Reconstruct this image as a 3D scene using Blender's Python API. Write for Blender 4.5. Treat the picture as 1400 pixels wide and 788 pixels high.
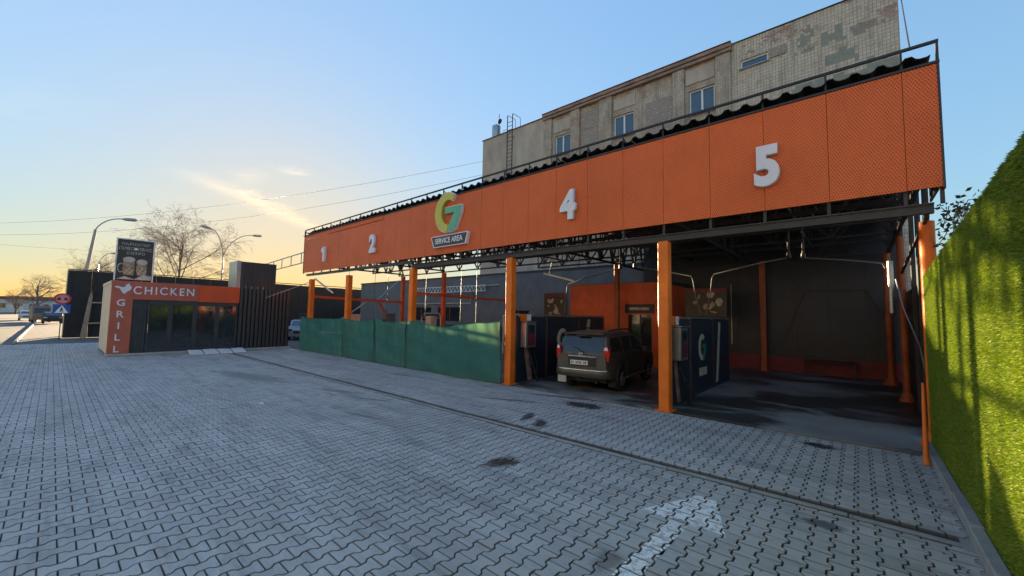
import bpy, math, random
import numpy as np
from mathutils import Vector, Matrix
random.seed(7); rng = np.random.default_rng(7)
scene = bpy.context.scene
for o in list(bpy.data.objects): bpy.data.objects.remove(o)
COL = scene.collection
R = math.radians

# ------------------------------------------------------------------ camera
H = 2.1; F = 544.6; PIT, ROL, YAW = .06771, .017527, .71505
fw = Vector((-math.sin(YAW)*math.cos(PIT), math.cos(YAW)*math.cos(PIT), math.sin(PIT)))
r0 = Vector((math.cos(YAW), math.sin(YAW), 0)); u0 = r0.cross(fw)
cr = r0*math.cos(ROL)+u0*math.sin(ROL); cu = -r0*math.sin(ROL)+u0*math.cos(ROL)
cam = bpy.data.objects.new('camera', bpy.data.cameras.new('camera')); COL.objects.link(cam)
cam.matrix_world = Matrix(((cr.x, cu.x, -fw.x, 0), (cr.y, cu.y, -fw.y, 0), (cr.z, cu.z, -fw.z, H), (0, 0, 0, 1)))
cam.data.sensor_width = 36; cam.data.lens = F/1400*36; cam.data.clip_start = .05; cam.data.clip_end = 3000
scene.camera = cam
def ray(x, y): return cr*(x-700)-cu*(y-394)+fw*F          # direction through a photo pixel
def onG(x, y, z=0):
    d = ray(x, y); return Vector((0, 0, H))+d*((z-H)/d.z)
def onY(x, y, Y):
    d = ray(x, y); return Vector((0, 0, H))+d*(Y/d.y)
def onX(x, y, X):
    d = ray(x, y); return Vector((0, 0, H))+d*(X/d.x)
def depth(p): return (Vector(p)-Vector((0, 0, H))).dot(fw)

# ------------------------------------------------------------------ sky, sun, exposure
SKY_MAX = .68
SUN_AZ, SUN_EL = R(19.5), R(5.4)          # azimuth measured from -X towards +Y
sd = Vector((-math.cos(SUN_AZ)*math.cos(SUN_EL), math.sin(SUN_AZ)*math.cos(SUN_EL), math.sin(SUN_EL)))
world = bpy.data.worlds.new('World'); scene.world = world; world.use_nodes = True
wn = world.node_tree; wn.nodes.clear()
def WN(t): return wn.nodes.new(t)
sky = WN('ShaderNodeTexSky'); sky.sky_type = 'NISHITA'; sky.sun_disc = False
sky.sun_elevation = SUN_EL; sky.sun_rotation = math.atan2(sd.x, sd.y)
sky.altitude = 250; sky.air_density = 1.0; sky.dust_density = 0.5; sky.ozone_density = 2.0
bg = WN('ShaderNodeBackground'); bg.inputs[1].default_value = .15
out = WN('ShaderNodeOutputWorld'); tc = WN('ShaderNodeTexCoord')
# thin cirrus high in the sky: flat cloud layer coordinates
sep = WN('ShaderNodeSeparateXYZ'); wn.links.new(tc.outputs['Generated'], sep.inputs[0])
def M(op, a, b=None, c=None, clamp=False):
    n = WN('ShaderNodeMath'); n.operation = op; n.use_clamp = clamp
    for i, v in enumerate((a, b, c)):
        if v is None: continue
        if isinstance(v, (int, float)): n.inputs[i].default_value = v
        else: wn.links.new(v, n.inputs[i])
    return n.outputs[0]
zc = M('MAXIMUM', sep.outputs[2], .03)
cx = M('DIVIDE', sep.outputs[0], zc); cy = M('DIVIDE', sep.outputs[1], zc)
def lay(x, y):
    d = ray(x, y); return (d.x/d.z, d.y/d.z)
comb = WN('ShaderNodeCombineXYZ'); wn.links.new(cx, comb.inputs[0]); wn.links.new(cy, comb.inputs[1])
nz = WN('ShaderNodeTexNoise'); nz.inputs['Scale'].default_value = 2.2; nz.inputs['Detail'].default_value = 8; nz.inputs['Roughness'].default_value = .68
nz.inputs['Distortion'].default_value = .6
wn.links.new(comb.outputs[0], nz.inputs['Vector'])
nfine = WN('ShaderNodeMapRange'); nfine.inputs[1].default_value = .36; nfine.inputs[2].default_value = .72
wn.links.new(nz.outputs[0], nfine.inputs[0])
def streak(a, b, w, gain):
    ax, ay = lay(*a); bx, by = lay(*b); L = math.hypot(bx-ax, by-ay); ux, uy = (bx-ax)/L, (by-ay)/L
    t = M('ADD', M('MULTIPLY', M('SUBTRACT', cx, ax), ux/L), M('MULTIPLY', M('SUBTRACT', cy, ay), uy/L))
    s = M('ADD', M('MULTIPLY', M('SUBTRACT', cx, ax), -uy), M('MULTIPLY', M('SUBTRACT', cy, ay), ux))
    s = M('ADD', s, M('MULTIPLY', M('SUBTRACT', nz.outputs[0], .5), w*2.2))
    across = M('EXPONENT', M('MULTIPLY', M('POWER', M('DIVIDE', s, w), 2), -1))
    along = M('MULTIPLY', M('SUBTRACT', 1, M('POWER', M('SUBTRACT', M('MULTIPLY', t, 2), 1), 2), clamp=True), gain, clamp=True)
    return M('MULTIPLY', across, along)
cm = streak((245, 228), (445, 318), .17, 1.0)
cm = M('MAXIMUM', cm, streak((300, 262), (365, 232), .10, .35))
cm = M('MAXIMUM', cm, streak((383, 222), (412, 242), .08, .8))
cm = M('MAXIMUM', cm, streak((-300, 200), (120, 120), .15, .25))
cm = M('MULTIPLY', cm, M('MULTIPLY', nfine.outputs[0], 1.0), clamp=True)
# soft shoulder on the sky's own radiance, the same in every direction
def VM(op, a, b):
    n = WN('ShaderNodeVectorMath'); n.operation = op
    for i, v in enumerate((a, b)):
        if isinstance(v, tuple): n.inputs[i].default_value = v
        else: wn.links.new(v, n.inputs[i])
    return n.outputs[0]
lum = WN('ShaderNodeRGBToBW'); wn.links.new(sky.outputs[0], lum.inputs[0])
cv = WN('ShaderNodeCombineXYZ')
for i_ in range(3): wn.links.new(M('ADD', 1, M('DIVIDE', lum.outputs[0], SKY_MAX)), cv.inputs[i_])
soft = VM('DIVIDE', sky.outputs[0], cv.outputs[0])
bright = WN('ShaderNodeMix'); bright.data_type = 'RGBA'; bright.blend_type = 'MIX'
wn.links.new(cm, bright.inputs[0]); wn.links.new(soft, bright.inputs[6]); wn.links.new(VM('MULTIPLY', soft, (2.1, 1.6, 1.2)), bright.inputs[7])
wn.links.new(bright.outputs[2], bg.inputs[0]); wn.links.new(bg.outputs[0], out.inputs[0])
sl = bpy.data.lights.new('sun', 'SUN'); sl.energy = 2.8; sl.angle = R(.6); sl.color = (1, .74, .45)
so = bpy.data.objects.new('sun', sl); COL.objects.link(so)
so.rotation_euler = (-sd).to_track_quat('-Z', 'Y').to_euler(); so.location = (-30, 15, 30)
vs = scene.view_settings; vs.view_transform = 'Standard'; vs.look = 'None'; vs.gamma = 1; vs.exposure = 3.1; vs.use_curve_mapping = False
scene.render.engine = 'CYCLES'; scene.cycles.max_bounces = 7; scene.cycles.transparent_max_bounces = 12
scene.render.resolution_x = 1024; scene.render.resolution_y = 576

# ------------------------------------------------------------------ materials
class NT:
    def __init__(s, name):
        s.m = bpy.data.materials.new(name); s.m.use_nodes = True; s.t = s.m.node_tree
        s.b = s.t.nodes['Principled BSDF']; s.o = s.t.nodes['Material Output']
    def n(s, t, **k):
        x = s.t.nodes.new(t)
        for a, v in k.items(): setattr(x, a, v)
        return x
    def set(s, sock, v):
        if hasattr(v, 'links') or isinstance(v, bpy.types.NodeSocket): s.t.links.new(v, sock)
        elif isinstance(v, (tuple, list)): sock.default_value = tuple(v)+((1,) if len(v) == 3 and len(sock.default_value) == 4 else ())
        elif sock.type == 'RGBA': sock.default_value = (v, v, v, 1)
        else: sock.default_value = v
    def math(s, op, a, b=None, clamp=False):
        x = s.n('ShaderNodeMath', operation=op, use_clamp=clamp); s.set(x.inputs[0], a)
        if b is not None: s.set(x.inputs[1], b)
        return x.outputs[0]
    def mix(s, f, a, b, blend='MIX'):
        x = s.n('ShaderNodeMix', data_type='RGBA', blend_type=blend); s.set(x.inputs[0], f); s.set(x.inputs[6], a); s.set(x.inputs[7], b); return x.outputs[2]
    def pos(s): return s.n('ShaderNodeNewGeometry').outputs['Position']
    def obj(s): return s.n('ShaderNodeTexCoord').outputs['Object']
    def mapping(s, v, sc=(1, 1, 1), rot=(0, 0, 0), loc=(0, 0, 0)):
        x = s.n('ShaderNodeMapping'); s.set(x.inputs[0], v); x.inputs[1].default_value = loc; x.inputs[2].default_value = rot; x.inputs[3].default_value = sc; return x.outputs[0]
    def noise(s, v, scale, detail=4, rough=.6, dist=0):
        x = s.n('ShaderNodeTexNoise'); s.set(x.inputs['Vector'], v); x.inputs['Scale'].default_value = scale; x.inputs['Detail'].default_value = detail
        x.inputs['Roughness'].default_value = rough; x.inputs['Distortion'].default_value = dist; return x.outputs[0]
    def ramp(s, f, lo, hi, a=0., b=1.):
        x = s.n('ShaderNodeMapRange'); s.set(x.inputs[0], f); x.inputs[1].default_value = lo; x.inputs[2].default_value = hi; x.inputs[3].default_value = a; x.inputs[4].default_value = b; return x.outputs[0]
    def bump(s, h, st=.3, d=.01, nrm=None):
        x = s.n('ShaderNodeBump'); x.inputs['Strength'].default_value = st; x.inputs['Distance'].default_value = d; s.set(x.inputs['Height'], h)
        if nrm is not None: s.set(x.inputs['Normal'], nrm)
        return x.outputs[0]
    def fin(s, col, rough=.6, metal=0, nrm=None, spec=None):
        s.set(s.b.inputs['Base Color'], col); s.set(s.b.inputs['Roughness'], rough); s.b.inputs['Metallic'].default_value = metal
        if nrm is not None: s.set(s.b.inputs['Normal'], nrm)
        if spec is not None: s.b.inputs['Specular IOR Level'].default_value = spec
        return s.m
def C(c, k): return tuple(x*k for x in c)
MAT = {}
def paint(name, col, rough=.5, metal=0, var=.25, dirt=(.06, .055, .05), amount=.3, scale=1.5, bump=.15, spec=None):
    """worn paint: two scales of tone, grime in blotches, a little relief; each object shifted a little"""
    t = NT(name); p = t.pos()
    oi = t.n('ShaderNodeObjectInfo').outputs['Random']
    a = t.noise(p, scale, 5); b = t.noise(p, scale*14, 4)
    c = t.mix(t.ramp(a, .3, .7), C(col, 1-var), C(col, 1+var*.5))
    c = t.mix(t.math('MULTIPLY', oi, .18), c, C(col, .75))
    c = t.mix(t.math('MULTIPLY', t.ramp(t.noise(t.mapping(p, (1, 1, .35)), scale*3, 7, .7), .5, .75), amount), c, dirt)
    rr = t.ramp(b, .3, .7, max(.03, rough-.1), min(1, rough+.12))
    MAT[name] = t.fin(c, rr, metal, t.bump(b, bump, .004) if bump else None, spec); return MAT[name]
paint('orange', (.88, .19, .018), .45, amount=.2, spec=.3)
paint('orange_dark', (.42, .10, .03), .6, var=.4, amount=.5)  # darker, blotchier orange for the rear columns on the right
paint('orange_red', (.72, .105, .02), .5)
paint('kiosk_pink', (.46, .105, .06), .45, var=.12, amount=.1)
paint('kiosk_orange', (.62, .075, .014), .45, var=.12, amount=.12)
paint('white', (.78, .78, .8), .45, var=.1, amount=.15)
paint('letter', (.74, .74, .8), .4, var=.06, amount=.08)
paint('cream', (.62, .54, .42), .6, var=.15, amount=.2)
paint('black', (.018, .018, .02), .5, var=.3, dirt=(.05, .045, .04), amount=.25)
paint('dark_steel', (.03, .03, .032), .55, var=.3, dirt=(.07, .05, .04), amount=.4)
paint('black_wall', (.016, .016, .018), .7, var=.3, dirt=(.035, .03, .03), amount=.4)
paint('dark_clad', (.035, .04, .046), .45, var=.25, dirt=(.06, .055, .05), amount=.25)
paint('navy', (.016, .026, .044), .45, var=.3, dirt=(.05, .045, .04), amount=.3)
paint('grey_wall', (.15, .155, .16), .75, var=.2, amount=.3)
paint('red_band', (.20, .010, .022), .5)
paint('galv', (.42, .43, .44), .38, .85, var=.2, amount=.3)
paint('concrete', (.36, .355, .34), .85, var=.25, dirt=(.12, .115, .11), amount=.5, scale=2.5, bump=.4)
paint('rust', (.20, .07, .03), .75, var=.4)
paint('rubber', (.02, .02, .02), .8)
paint('timber', (.34, .27, .2), .8, var=.3, amount=.3)
paint('timber_dark', (.09, .065, .045), .9, var=.5)
paint('bark', (.16, .13, .12), .9, var=.4, amount=.4, scale=3, bump=.5)
paint('twig', (.27, .20, .17), .9, var=.3)
paint('green_print', (.02, .22, .13), .4); paint('lime_print', (.5, .5, .035), .4); paint('cream_print', (.62, .52, .38), .5)
paint('teal_sign', (.10, .42, .24), .35, var=.08, amount=.05); paint('lime_sign', (.52, .50, .07), .35, var=.08, amount=.05)
paint('pink_print', (.42, .22, .18), .5, var=.5, scale=4); paint('plate', (.7, .66, .55), .4)
paint('sign_blue', (.02, .08, .34), .35, var=.08, amount=.1); paint('sign_red', (.5, .03, .05), .4, var=.1); paint('sign_pink', (.6, .26, .3), .4, var=.15)
paint('poster_dark', (.05, .035, .033), .5); paint('poster_grey', (.45, .42, .38), .5, var=.6, scale=9); paint('beer', (.42, .27, .16), .5, var=.6, scale=7); paint('foam', (.62, .54, .46), .5, var=.4, scale=8)
t_ = NT('suv_paint'); p_ = t_.obj(); MAT['suv_paint'] = t_.fin(t_.mix(t_.ramp(t_.noise(p_, 1.2, 3), .35, .65), (.075, .066, .054), (.10, .088, .07)), .3, .3)
paint('silver_paint', (.35, .38, .42), .3, .4, bump=0); paint('van_brown', (.22, .13, .08), .5); paint('far_white', (.6, .58, .55), .6)
paint('tail_red', (.55, .015, .015), .2, bump=0, amount=.05); paint('chrome', (.6, .6, .6), .18, 1, bump=0, amount=.1)
paint('trim', (.02, .02, .02), .6)
paint('pale_render', (.66, .60, .50), .9, var=.1, amount=.15); paint('far_glass', (.05, .06, .07), .5, bump=0)
def glass_mat(name, col, rough=.04):
    t = NT(name); p = t.pos(); MAT[name] = t.fin(t.mix(t.noise(p, 2.5), C(col, .8), C(col, 1.2)), t.ramp(t.noise(p, 5, 5), .4, .75, rough, rough+.1), 0, t.bump(t.noise(p, .9, 2), .05, .02), .9)
glass_mat('glass', (.02, .026, .03)); glass_mat('car_glass', (.012, .014, .016), .06)
glass_mat('pane_blue', (.06, .10, .16), .03)

def fascia_mat():
    t = NT('fascia'); p = t.pos(); s = t.n('ShaderNodeSeparateXYZ'); t.set(s.inputs[0], p)
    P = .044
    x = t.math('DIVIDE', s.outputs[0], P); z = t.math('DIVIDE', s.outputs[2], P*.866)
    row = t.math('FLOOR', z); sh = t.math('MULTIPLY', t.math('MODULO', t.math('ABSOLUTE', row), 2), .5)
    fx = t.math('SUBTRACT', t.math('FRACT', t.math('ADD', x, sh)), .5); fz = t.math('MULTIPLY', t.math('SUBTRACT', t.math('FRACT', z), .5), .866)
    d = t.math('SQRT', t.math('ADD', t.math('MULTIPLY', fx, fx), t.math('MULTIPLY', fz, fz)))
    hole = t.ramp(d, .20, .30, 1, 0)
    oi = t.n('ShaderNodeObjectInfo').outputs['Random']
    base = (.82, .160, .036)
    c = t.mix(t.ramp(t.noise(p, .7, 5), .3, .7), C(base, .84), C(base, 1.06))
    c = t.mix(t.math('MULTIPLY', oi, .25), c, (.66, .15, .05))
    c = t.mix(t.math('MULTIPLY', t.ramp(t.noise(t.mapping(p, (2.5, 1, .5)), 2.2, 6, .7), .5, .8), .22), c, (.30, .10, .05))
    c = t.mix(t.math('MULTIPLY', hole, .85), c, (.25, .038, .012))
    MAT['fascia'] = t.fin(c, t.ramp(t.noise(p, 6, 4), .3, .7, .42, .55), 0, t.bump(t.math('SUBTRACT', 1, hole), .5, .01, t.bump(t.noise(p, 1.3, 3), .25, .02)), .3)
fascia_mat()

def paver_mat():
    t = NT('paver_concrete'); p = t.pos(); g = t.n('ShaderNodeNewGeometry')
    rnd = t.math('FRACT', t.math('ADD', g.outputs['Random Per Island'], t.n('ShaderNodeObjectInfo').outputs['Random']))
    c = t.mix(rnd, (.45, .435, .42), (.58, .56, .54))
    c = t.mix(t.ramp(rnd, .93, .95), c, (.52, .47, .45))
    c = t.mix(t.ramp(t.noise(p, .35, 6, .65), .36, .66, 0, .45), c, (.37, .36, .35))
    c = t.mix(t.math('MULTIPLY', t.ramp(t.noise(p, 1.1, 8, .75, .4), .55, .68), .35), c, (.17, .165, .16))
    c = t.mix(t.math('MULTIPLY', t.ramp(t.noise(t.mapping(p, (.5, 3, 1), (0, 0, -.25)), 1.6, 7, .75), .53, .68), .5), c, (.22, .215, .21))
    c = t.mix(t.math('MULTIPLY', t.ramp(t.noise(t.mapping(p, (.35, 2.2, 1), (0, 0, .2), (3, 1, 0)), 1.0, 9, .8), .50, .62), .5), c, (.19, .185, .18))
    c = t.mix(t.math('MULTIPLY', t.ramp(t.noise(t.mapping(p, (.3, 1.4, 1), (0, 0, -.15), (7, 5, 0)), .9, 9, .75), .52, .68), .45), c, (.70, .69, .67))
    c = t.mix(t.math('MULTIPLY', t.ramp(t.noise(p, 3.3, 9, .8), .60, .72), .25), c, (.75, .75, .75))
    fine = t.noise(p, 160, 4, .75); c = t.mix(t.ramp(fine, .3, .7, .25, 0), c, (.10, .10, .10))
    vor = t.n('ShaderNodeTexVoronoi'); t.set(vor.inputs['Vector'], p); vor.inputs['Scale'].default_value = 2.3
    c = t.mix(t.ramp(vor.outputs['Distance'], .015, .05, .6, 0), c, (.09, .085, .08))
    # oil and water marks with their own shapes
    s = t.n('ShaderNodeSeparateXYZ'); t.set(s.inputs[0], p); wob = t.noise(p, 5.5, 8, .75)
    wet = None
    for (x, y, rx, ry, an, st) in ((-3.92, 4.36, .20, .30, -.3, .95), (-4.75, 6.38, .16, .36, .5, .9), (-5.25, 6.62, .14, .34, .4, .85), (-4.95, 8.35, .62, .33, .1, .95),
                                   (-.55, 8.6, .30, .16, .1, .95), (-6.5, 7.6, 1.2, .10, .35, .6), (-5.6, 8.9, 1.6, .14, .3, .7), (-10.6, 5.1, .9, .12, .3, .6), (-9.0, 5.2, .7, .07, .3, .6), (-14.5, 4.3, 2.2, .5, .2, .45), (-11.9, 7.9, .6, .12, .1, .6), (-1.7, 3.25, .12, .2, 0, .45), (-.35, 5.35, .25, .12, .1, .7), (-7.6, 4.3, .7, .07, .2, .5)):
        dx = t.math('SUBTRACT', s.outputs[0], x); dy = t.math('SUBTRACT', s.outputs[1], y)
        a = t.math('DIVIDE', t.math('ADD', t.math('MULTIPLY', dx, math.cos(an)), t.math('MULTIPLY', dy, math.sin(an))), rx)
        b = t.math('DIVIDE', t.math('SUBTRACT', t.math('MULTIPLY', dy, math.cos(an)), t.math('MULTIPLY', dx, math.sin(an))), ry)
        d = t.math('ADD', t.math('SQRT', t.math('ADD', t.math('MULTIPLY', a, a), t.math('MULTIPLY', b, b))), t.math('MULTIPLY', t.math('SUBTRACT', wob, .5), 2.4))
        k = t.ramp(d, .55, 1.05, st, 0)
        wet = k if wet is None else t.math('MAXIMUM', wet, k)
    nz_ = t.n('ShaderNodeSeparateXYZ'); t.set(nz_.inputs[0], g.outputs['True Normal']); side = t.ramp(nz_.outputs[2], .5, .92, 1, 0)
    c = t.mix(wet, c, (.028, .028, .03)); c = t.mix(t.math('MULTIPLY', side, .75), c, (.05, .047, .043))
    rr = t.mix(wet, t.ramp(fine, .3, .7, .66, .85), .34)
    MAT['paver'] = t.fin(c, rr, 0, t.bump(fine, .35, .003, t.bump(t.noise(p, 25, 4), .2, .004)), .35)
paver_mat()

def slab_mat():
    t = NT('bay_concrete'); p = t.pos()
    c = t.mix(t.ramp(t.noise(p, .6, 6), .3, .7), (.20, .197, .19), (.34, .335, .32))
    wet = t.ramp(t.noise(t.mapping(p, (.8, 1.3, 1)), .42, 7, .62, .5), .44, .54)
    c = t.mix(wet, c, (.05, .05, .052)); c = t.mix(t.ramp(t.noise(p, 60, 3), .3, .7, .3, 0), c, (.05, .05, .05))
    MAT['slab'] = t.fin(c, t.mix(wet, .8, .4), 0, t.bump(t.noise(p, 30, 5), .2, .005))
slab_mat()
def asphalt_mat():
    t = NT('asphalt'); p = t.pos()
    c = t.mix(t.ramp(t.noise(p, .25, 6), .3, .7), (.055, .055, .056), (.10, .10, .10)); c = t.mix(t.ramp(t.noise(p, 60, 3), .35, .7, 0, .5), c, (.17, .17, .165))
    c = t.mix(t.ramp(t.noise(t.mapping(p, (.1, 2, 1)), 1.2, 4), .5, .7, 0, .4), c, (.04, .04, .04))
    MAT['asphalt'] = t.fin(c, .85, 0, t.bump(t.noise(p, 90, 3), .3, .006))
asphalt_mat()
def ground_mat():
    t = NT('earth'); p = t.pos(); c = t.mix(t.ramp(t.noise(p, .08, 6), .35, .65), (.11, .095, .06), (.20, .17, .11))
    MAT['earth'] = t.fin(t.mix(t.ramp(t.noise(p, 2, 6), .3, .7), c, (.09, .085, .05)), .95, 0, t.bump(t.noise(p, 6, 5), .5, .05))
    t = NT('joint_sand'); p = t.pos(); MAT['joint'] = t.fin(t.mix(t.noise(p, 8, 5), (.045, .043, .04), (.085, .08, .075)), .95)
    t = NT('far_hill'); p = t.pos(); MAT['hill'] = t.fin(t.mix(t.ramp(t.noise(p, .03, 6), .35, .65), (.10, .085, .06), (.19, .15, .10)), .95)
ground_mat()
def turf_mat():
    t = NT('turf_blade'); p = t.pos(); g = t.n('ShaderNodeNewGeometry')
    c = t.mix(g.outputs['Random Per Island'], (.15, .23, .008), (.28, .38, .012)); c = t.mix(t.ramp(g.outputs['Random Per Island'], .86, .9), c, (.34, .33, .07))
    c = t.mix(t.ramp(t.noise(p, 1.2, 5), .35, .65, 0, .45), c, (.13, .21, .008))
    t.fin(c, .55); tr = t.n('ShaderNodeBsdfTranslucent'); t.set(tr.inputs[0], c); mx = t.n('ShaderNodeMixShader'); mx.inputs[0].default_value = .25
    t.t.links.new(t.b.outputs[0], mx.inputs[1]); t.t.links.new(tr.outputs[0], mx.inputs[2]); t.t.links.new(mx.outputs[0], t.o.inputs[0]); MAT['blade'] = t.m
    t = NT('turf_back'); p = t.pos(); MAT['turf_back'] = t.fin(t.mix(t.noise(p, 90, 4), (.03, .07, .006), (.10, .18, .015)), .9)
    t = NT('ivy_leaf'); p = t.pos(); MAT['leaf'] = t.fin(t.mix(t.noise(p, 9), (.018, .028, .012), (.05, .07, .02)), .6)
turf_mat()
def net_mat():
    t = NT('shade_net'); p = t.pos(); s = t.n('ShaderNodeSeparateXYZ'); t.set(s.inputs[0], p)
    n1 = t.noise(p, .8, 6); streaks = t.noise(t.mapping(p, (.35, .35, 14)), 3, 5)
    c = t.mix(t.ramp(n1, .3, .7), (.014, .135, .115), (.028, .215, .185)); c = t.mix(t.ramp(streaks, .4, .7, 0, .5), c, (.06, .29, .25))
    c = t.mix(t.math('MULTIPLY', t.ramp(t.noise(p, 2.6, 7, .75), .56, .72), .3), c, (.16, .26, .2))
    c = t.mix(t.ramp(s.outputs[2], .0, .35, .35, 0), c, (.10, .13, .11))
    t.fin(c, .7, 0, t.bump(streaks, .4, .01)); tr = t.n('ShaderNodeBsdfTranslucent'); t.set(tr.inputs[0], t.mix(.5, c, (.35, .6, .25))); mx = t.n('ShaderNodeMixShader'); mx.inputs[0].default_value = .35
    t.t.links.new(t.b.outputs[0], mx.inputs[1]); t.t.links.new(tr.outputs[0], mx.inputs[2])
    tp = t.n('ShaderNodeBsdfTransparent'); m2 = t.n('ShaderNodeMixShader'); m2.inputs[0].default_value = .06
    t.t.links.new(mx.outputs[0], m2.inputs[1]); t.t.links.new(tp.outputs[0], m2.inputs[2]); t.t.links.new(m2.outputs[0], t.o.inputs[0]); MAT['net'] = t.m
net_mat()
def tile_wall(name, plaster=.0, tile_on=True, brick=0.):
    """ceramic-faced wall: small tiles, some fallen off where the grey backing shows; rain streaks"""
    t = NT(name); p = t.pos(); s = t.n('ShaderNodeSeparateXYZ'); t.set(s.inputs[0], p); xz = t.n('ShaderNodeCombineXYZ'); t.set(xz.inputs[0], s.outputs[0]); t.set(xz.inputs[1], s.outputs[2]); v = xz.outputs[0]
    br = t.n('ShaderNodeTexBrick'); t.set(br.inputs['Vector'], v); br.inputs['Scale'].default_value = 1
    br.inputs['Brick Width'].default_value = .125; br.inputs['Row Height'].default_value = .16; br.inputs['Mortar Size'].default_value = .010
    br.offset = 0; br.inputs['Color1'].default_value = (.70, .60, .475, 1); br.inputs['Color2'].default_value = (.58, .495, .39, 1); br.inputs['Mortar'].default_value = (.30, .25, .20, 1)
    c = br.outputs[0]
    if brick:
        br.inputs['Scale'].default_value = 1; br.offset = .5; br.inputs['Brick Width'].default_value = .27; br.inputs['Row Height'].default_value = .09; br.inputs['Color1'].default_value = (.19, .125, .105, 1); br.inputs['Color2'].default_value = (.30, .22, .185, 1); br.inputs['Mortar'].default_value = (.36, .32, .28, 1)
        br.inputs['Mortar Size'].default_value = .022
        c = t.mix(t.ramp(t.noise(v, 7, 5), .60, .66), c, (.62, .58, .53))
    c = t.mix(t.ramp(t.noise(v, .45, 6), .3, .7, 0, .2 if brick else .45), c, (.46, .375, .29))
    if not brick: c = t.mix(t.ramp(t.noise(t.mapping(v, (3, .18, 1)), 1.5, 6, .7), .5, .74, 0, .7), c, (.17, .145, .125))
    if not brick: c = t.mix(t.ramp(t.noise(v, 1.6, 8, .75), .55, .72, 0, .5), c, (.72, .64, .53))
    nrm = br.outputs['Fac']
    if tile_on and not brick:
        sx = t.math('MULTIPLY', t.math('FLOOR', t.math('DIVIDE', s.outputs[0], .125)), .125); sz = t.math('MULTIPLY', t.math('FLOOR', t.math('DIVIDE', s.outputs[2], .16)), .16)
        q = t.n('ShaderNodeCombineXYZ'); t.set(q.inputs[0], sx); t.set(q.inputs[1], sz)
        wob = t.math('MULTIPLY', t.math('SUBTRACT', t.noise(t.mapping(q.outputs[0], (1.3, 2.2, 1)), 1.6, 3, .6), .5), 1.3); miss = None
        for x0, x1, z0, z1 in ((-1.73, -1.30, 14.45, 15.25), (-1.45, -1.15, 14.95, 15.6), (-1.0, -.14, 14.45, 14.95), (-.75, .28, 13.3, 13.85), (.26, .95, 14.35, 14.8), (-2.0, -.2, 11.2, 12.85), (-.45, 1.0, 11.2, 12.75), (.6, 1.6, 11.2, 12.95), (-9.5, -8.2, 11, 12.6), (-14.5, -13.6, 11, 12.8)):
            dx = t.math('SUBTRACT', t.math('ABSOLUTE', t.math('SUBTRACT', sx, (x0+x1)/2)), (x1-x0)/2); dz = t.math('SUBTRACT', t.math('ABSOLUTE', t.math('SUBTRACT', sz, (z0+z1)/2)), (z1-z0)/2)
            m_ = t.ramp(t.math('ADD', t.math('MAXIMUM', dx, dz), wob), -.01, .01, 1, 0); miss = m_ if miss is None else t.math('MAXIMUM', miss, m_)
        c = t.mix(miss, c, t.mix(t.noise(v, 5, 6), (.22, .225, .185), (.33, .33, .275)))
        grime = t.math('MULTIPLY', t.ramp(s.outputs[0], -4.6, -4.4, 1, 0), t.ramp(t.noise(t.mapping(v, (1.6, .6, 1)), 1.1, 8, .75), .38, .62, .1, .75)); c = t.mix(grime, c, (.27, .205, .155))
        c = t.mix(t.ramp(t.noise(t.mapping(v, (1, .7, 1)), 3.2, 9, .8), .50, .66, 0, .55), c, (.17, .14, .115))
        bk = t.n('ShaderNodeTexBrick'); t.set(bk.inputs['Vector'], v); bk.inputs['Scale'].default_value = 1; bk.inputs['Brick Width'].default_value = .27; bk.inputs['Row Height'].default_value = .09; bk.inputs['Mortar Size'].default_value = .016; bk.inputs['Color1'].default_value = (.34, .13, .085, 1); bk.inputs['Color2'].default_value = (.27, .15, .11, 1); bk.inputs['Mortar'].default_value = (.38, .33, .28, 1)
        c = t.mix(t.math('MULTIPLY', t.ramp(t.noise(t.mapping(v, (.8, 1, 1), loc=(4, 2, 0)), 1.1, 7, .7), .56, .59), t.ramp(s.outputs[2], 14.2, 15.2, .25, 1)), c, bk.outputs[0])
        pk = t.ramp(t.math('ADD', t.noise(v, .5, 5), t.ramp(s.outputs[0], -14, -4, .0, -.1)), .56, .62, 0, .55); c = t.mix(pk, c, (.40, .22, .17))
    MAT[name] = t.fin(c, .85, 0, t.bump(nrm, .5, -.012, t.bump(t.noise(v, 20, 4), .3, .01)))
tile_wall('tile_wall'); tile_wall('brick_patch', brick=1)
t_ = NT('parapet'); p_ = t_.pos(); MAT['parapet'] = t_.fin(t_.mix(t_.ramp(t_.noise(t_.mapping(p_, (1, 1, 4)), 1.4, 6, .7), .4, .6), (.20, .15, .125), (.42, .26, .20)), .9, 0, t_.bump(t_.noise(p_, 14, 5), .5, .02))
t_ = NT('plaster_brown'); p_ = t_.pos(); MAT['plaster'] = t_.fin(t_.mix(t_.ramp(t_.noise(t_.mapping(p_, (1, 1, .5)), .8, 7, .7), .35, .65), (.36, .295, .24), (.55, .46, .375)), .9, 0, t_.bump(t_.noise(p_, 9, 5), .5, .02))
def paint_mark():
    t = NT('worn_paint'); p = t.pos(); t.fin(t.mix(t.noise(p, 9, 5), (.80, .80, .79), (.92, .92, .91)), .7)
    a = t.math('MULTIPLY', t.ramp(t.noise(p, 11, 8, .8), .36, .50), t.ramp(t.noise(p, 1.9, 3), .3, .5, .6, 1)); t.set(t.b.inputs['Alpha'], a); MAT['mark'] = t.m
paint_mark()

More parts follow.
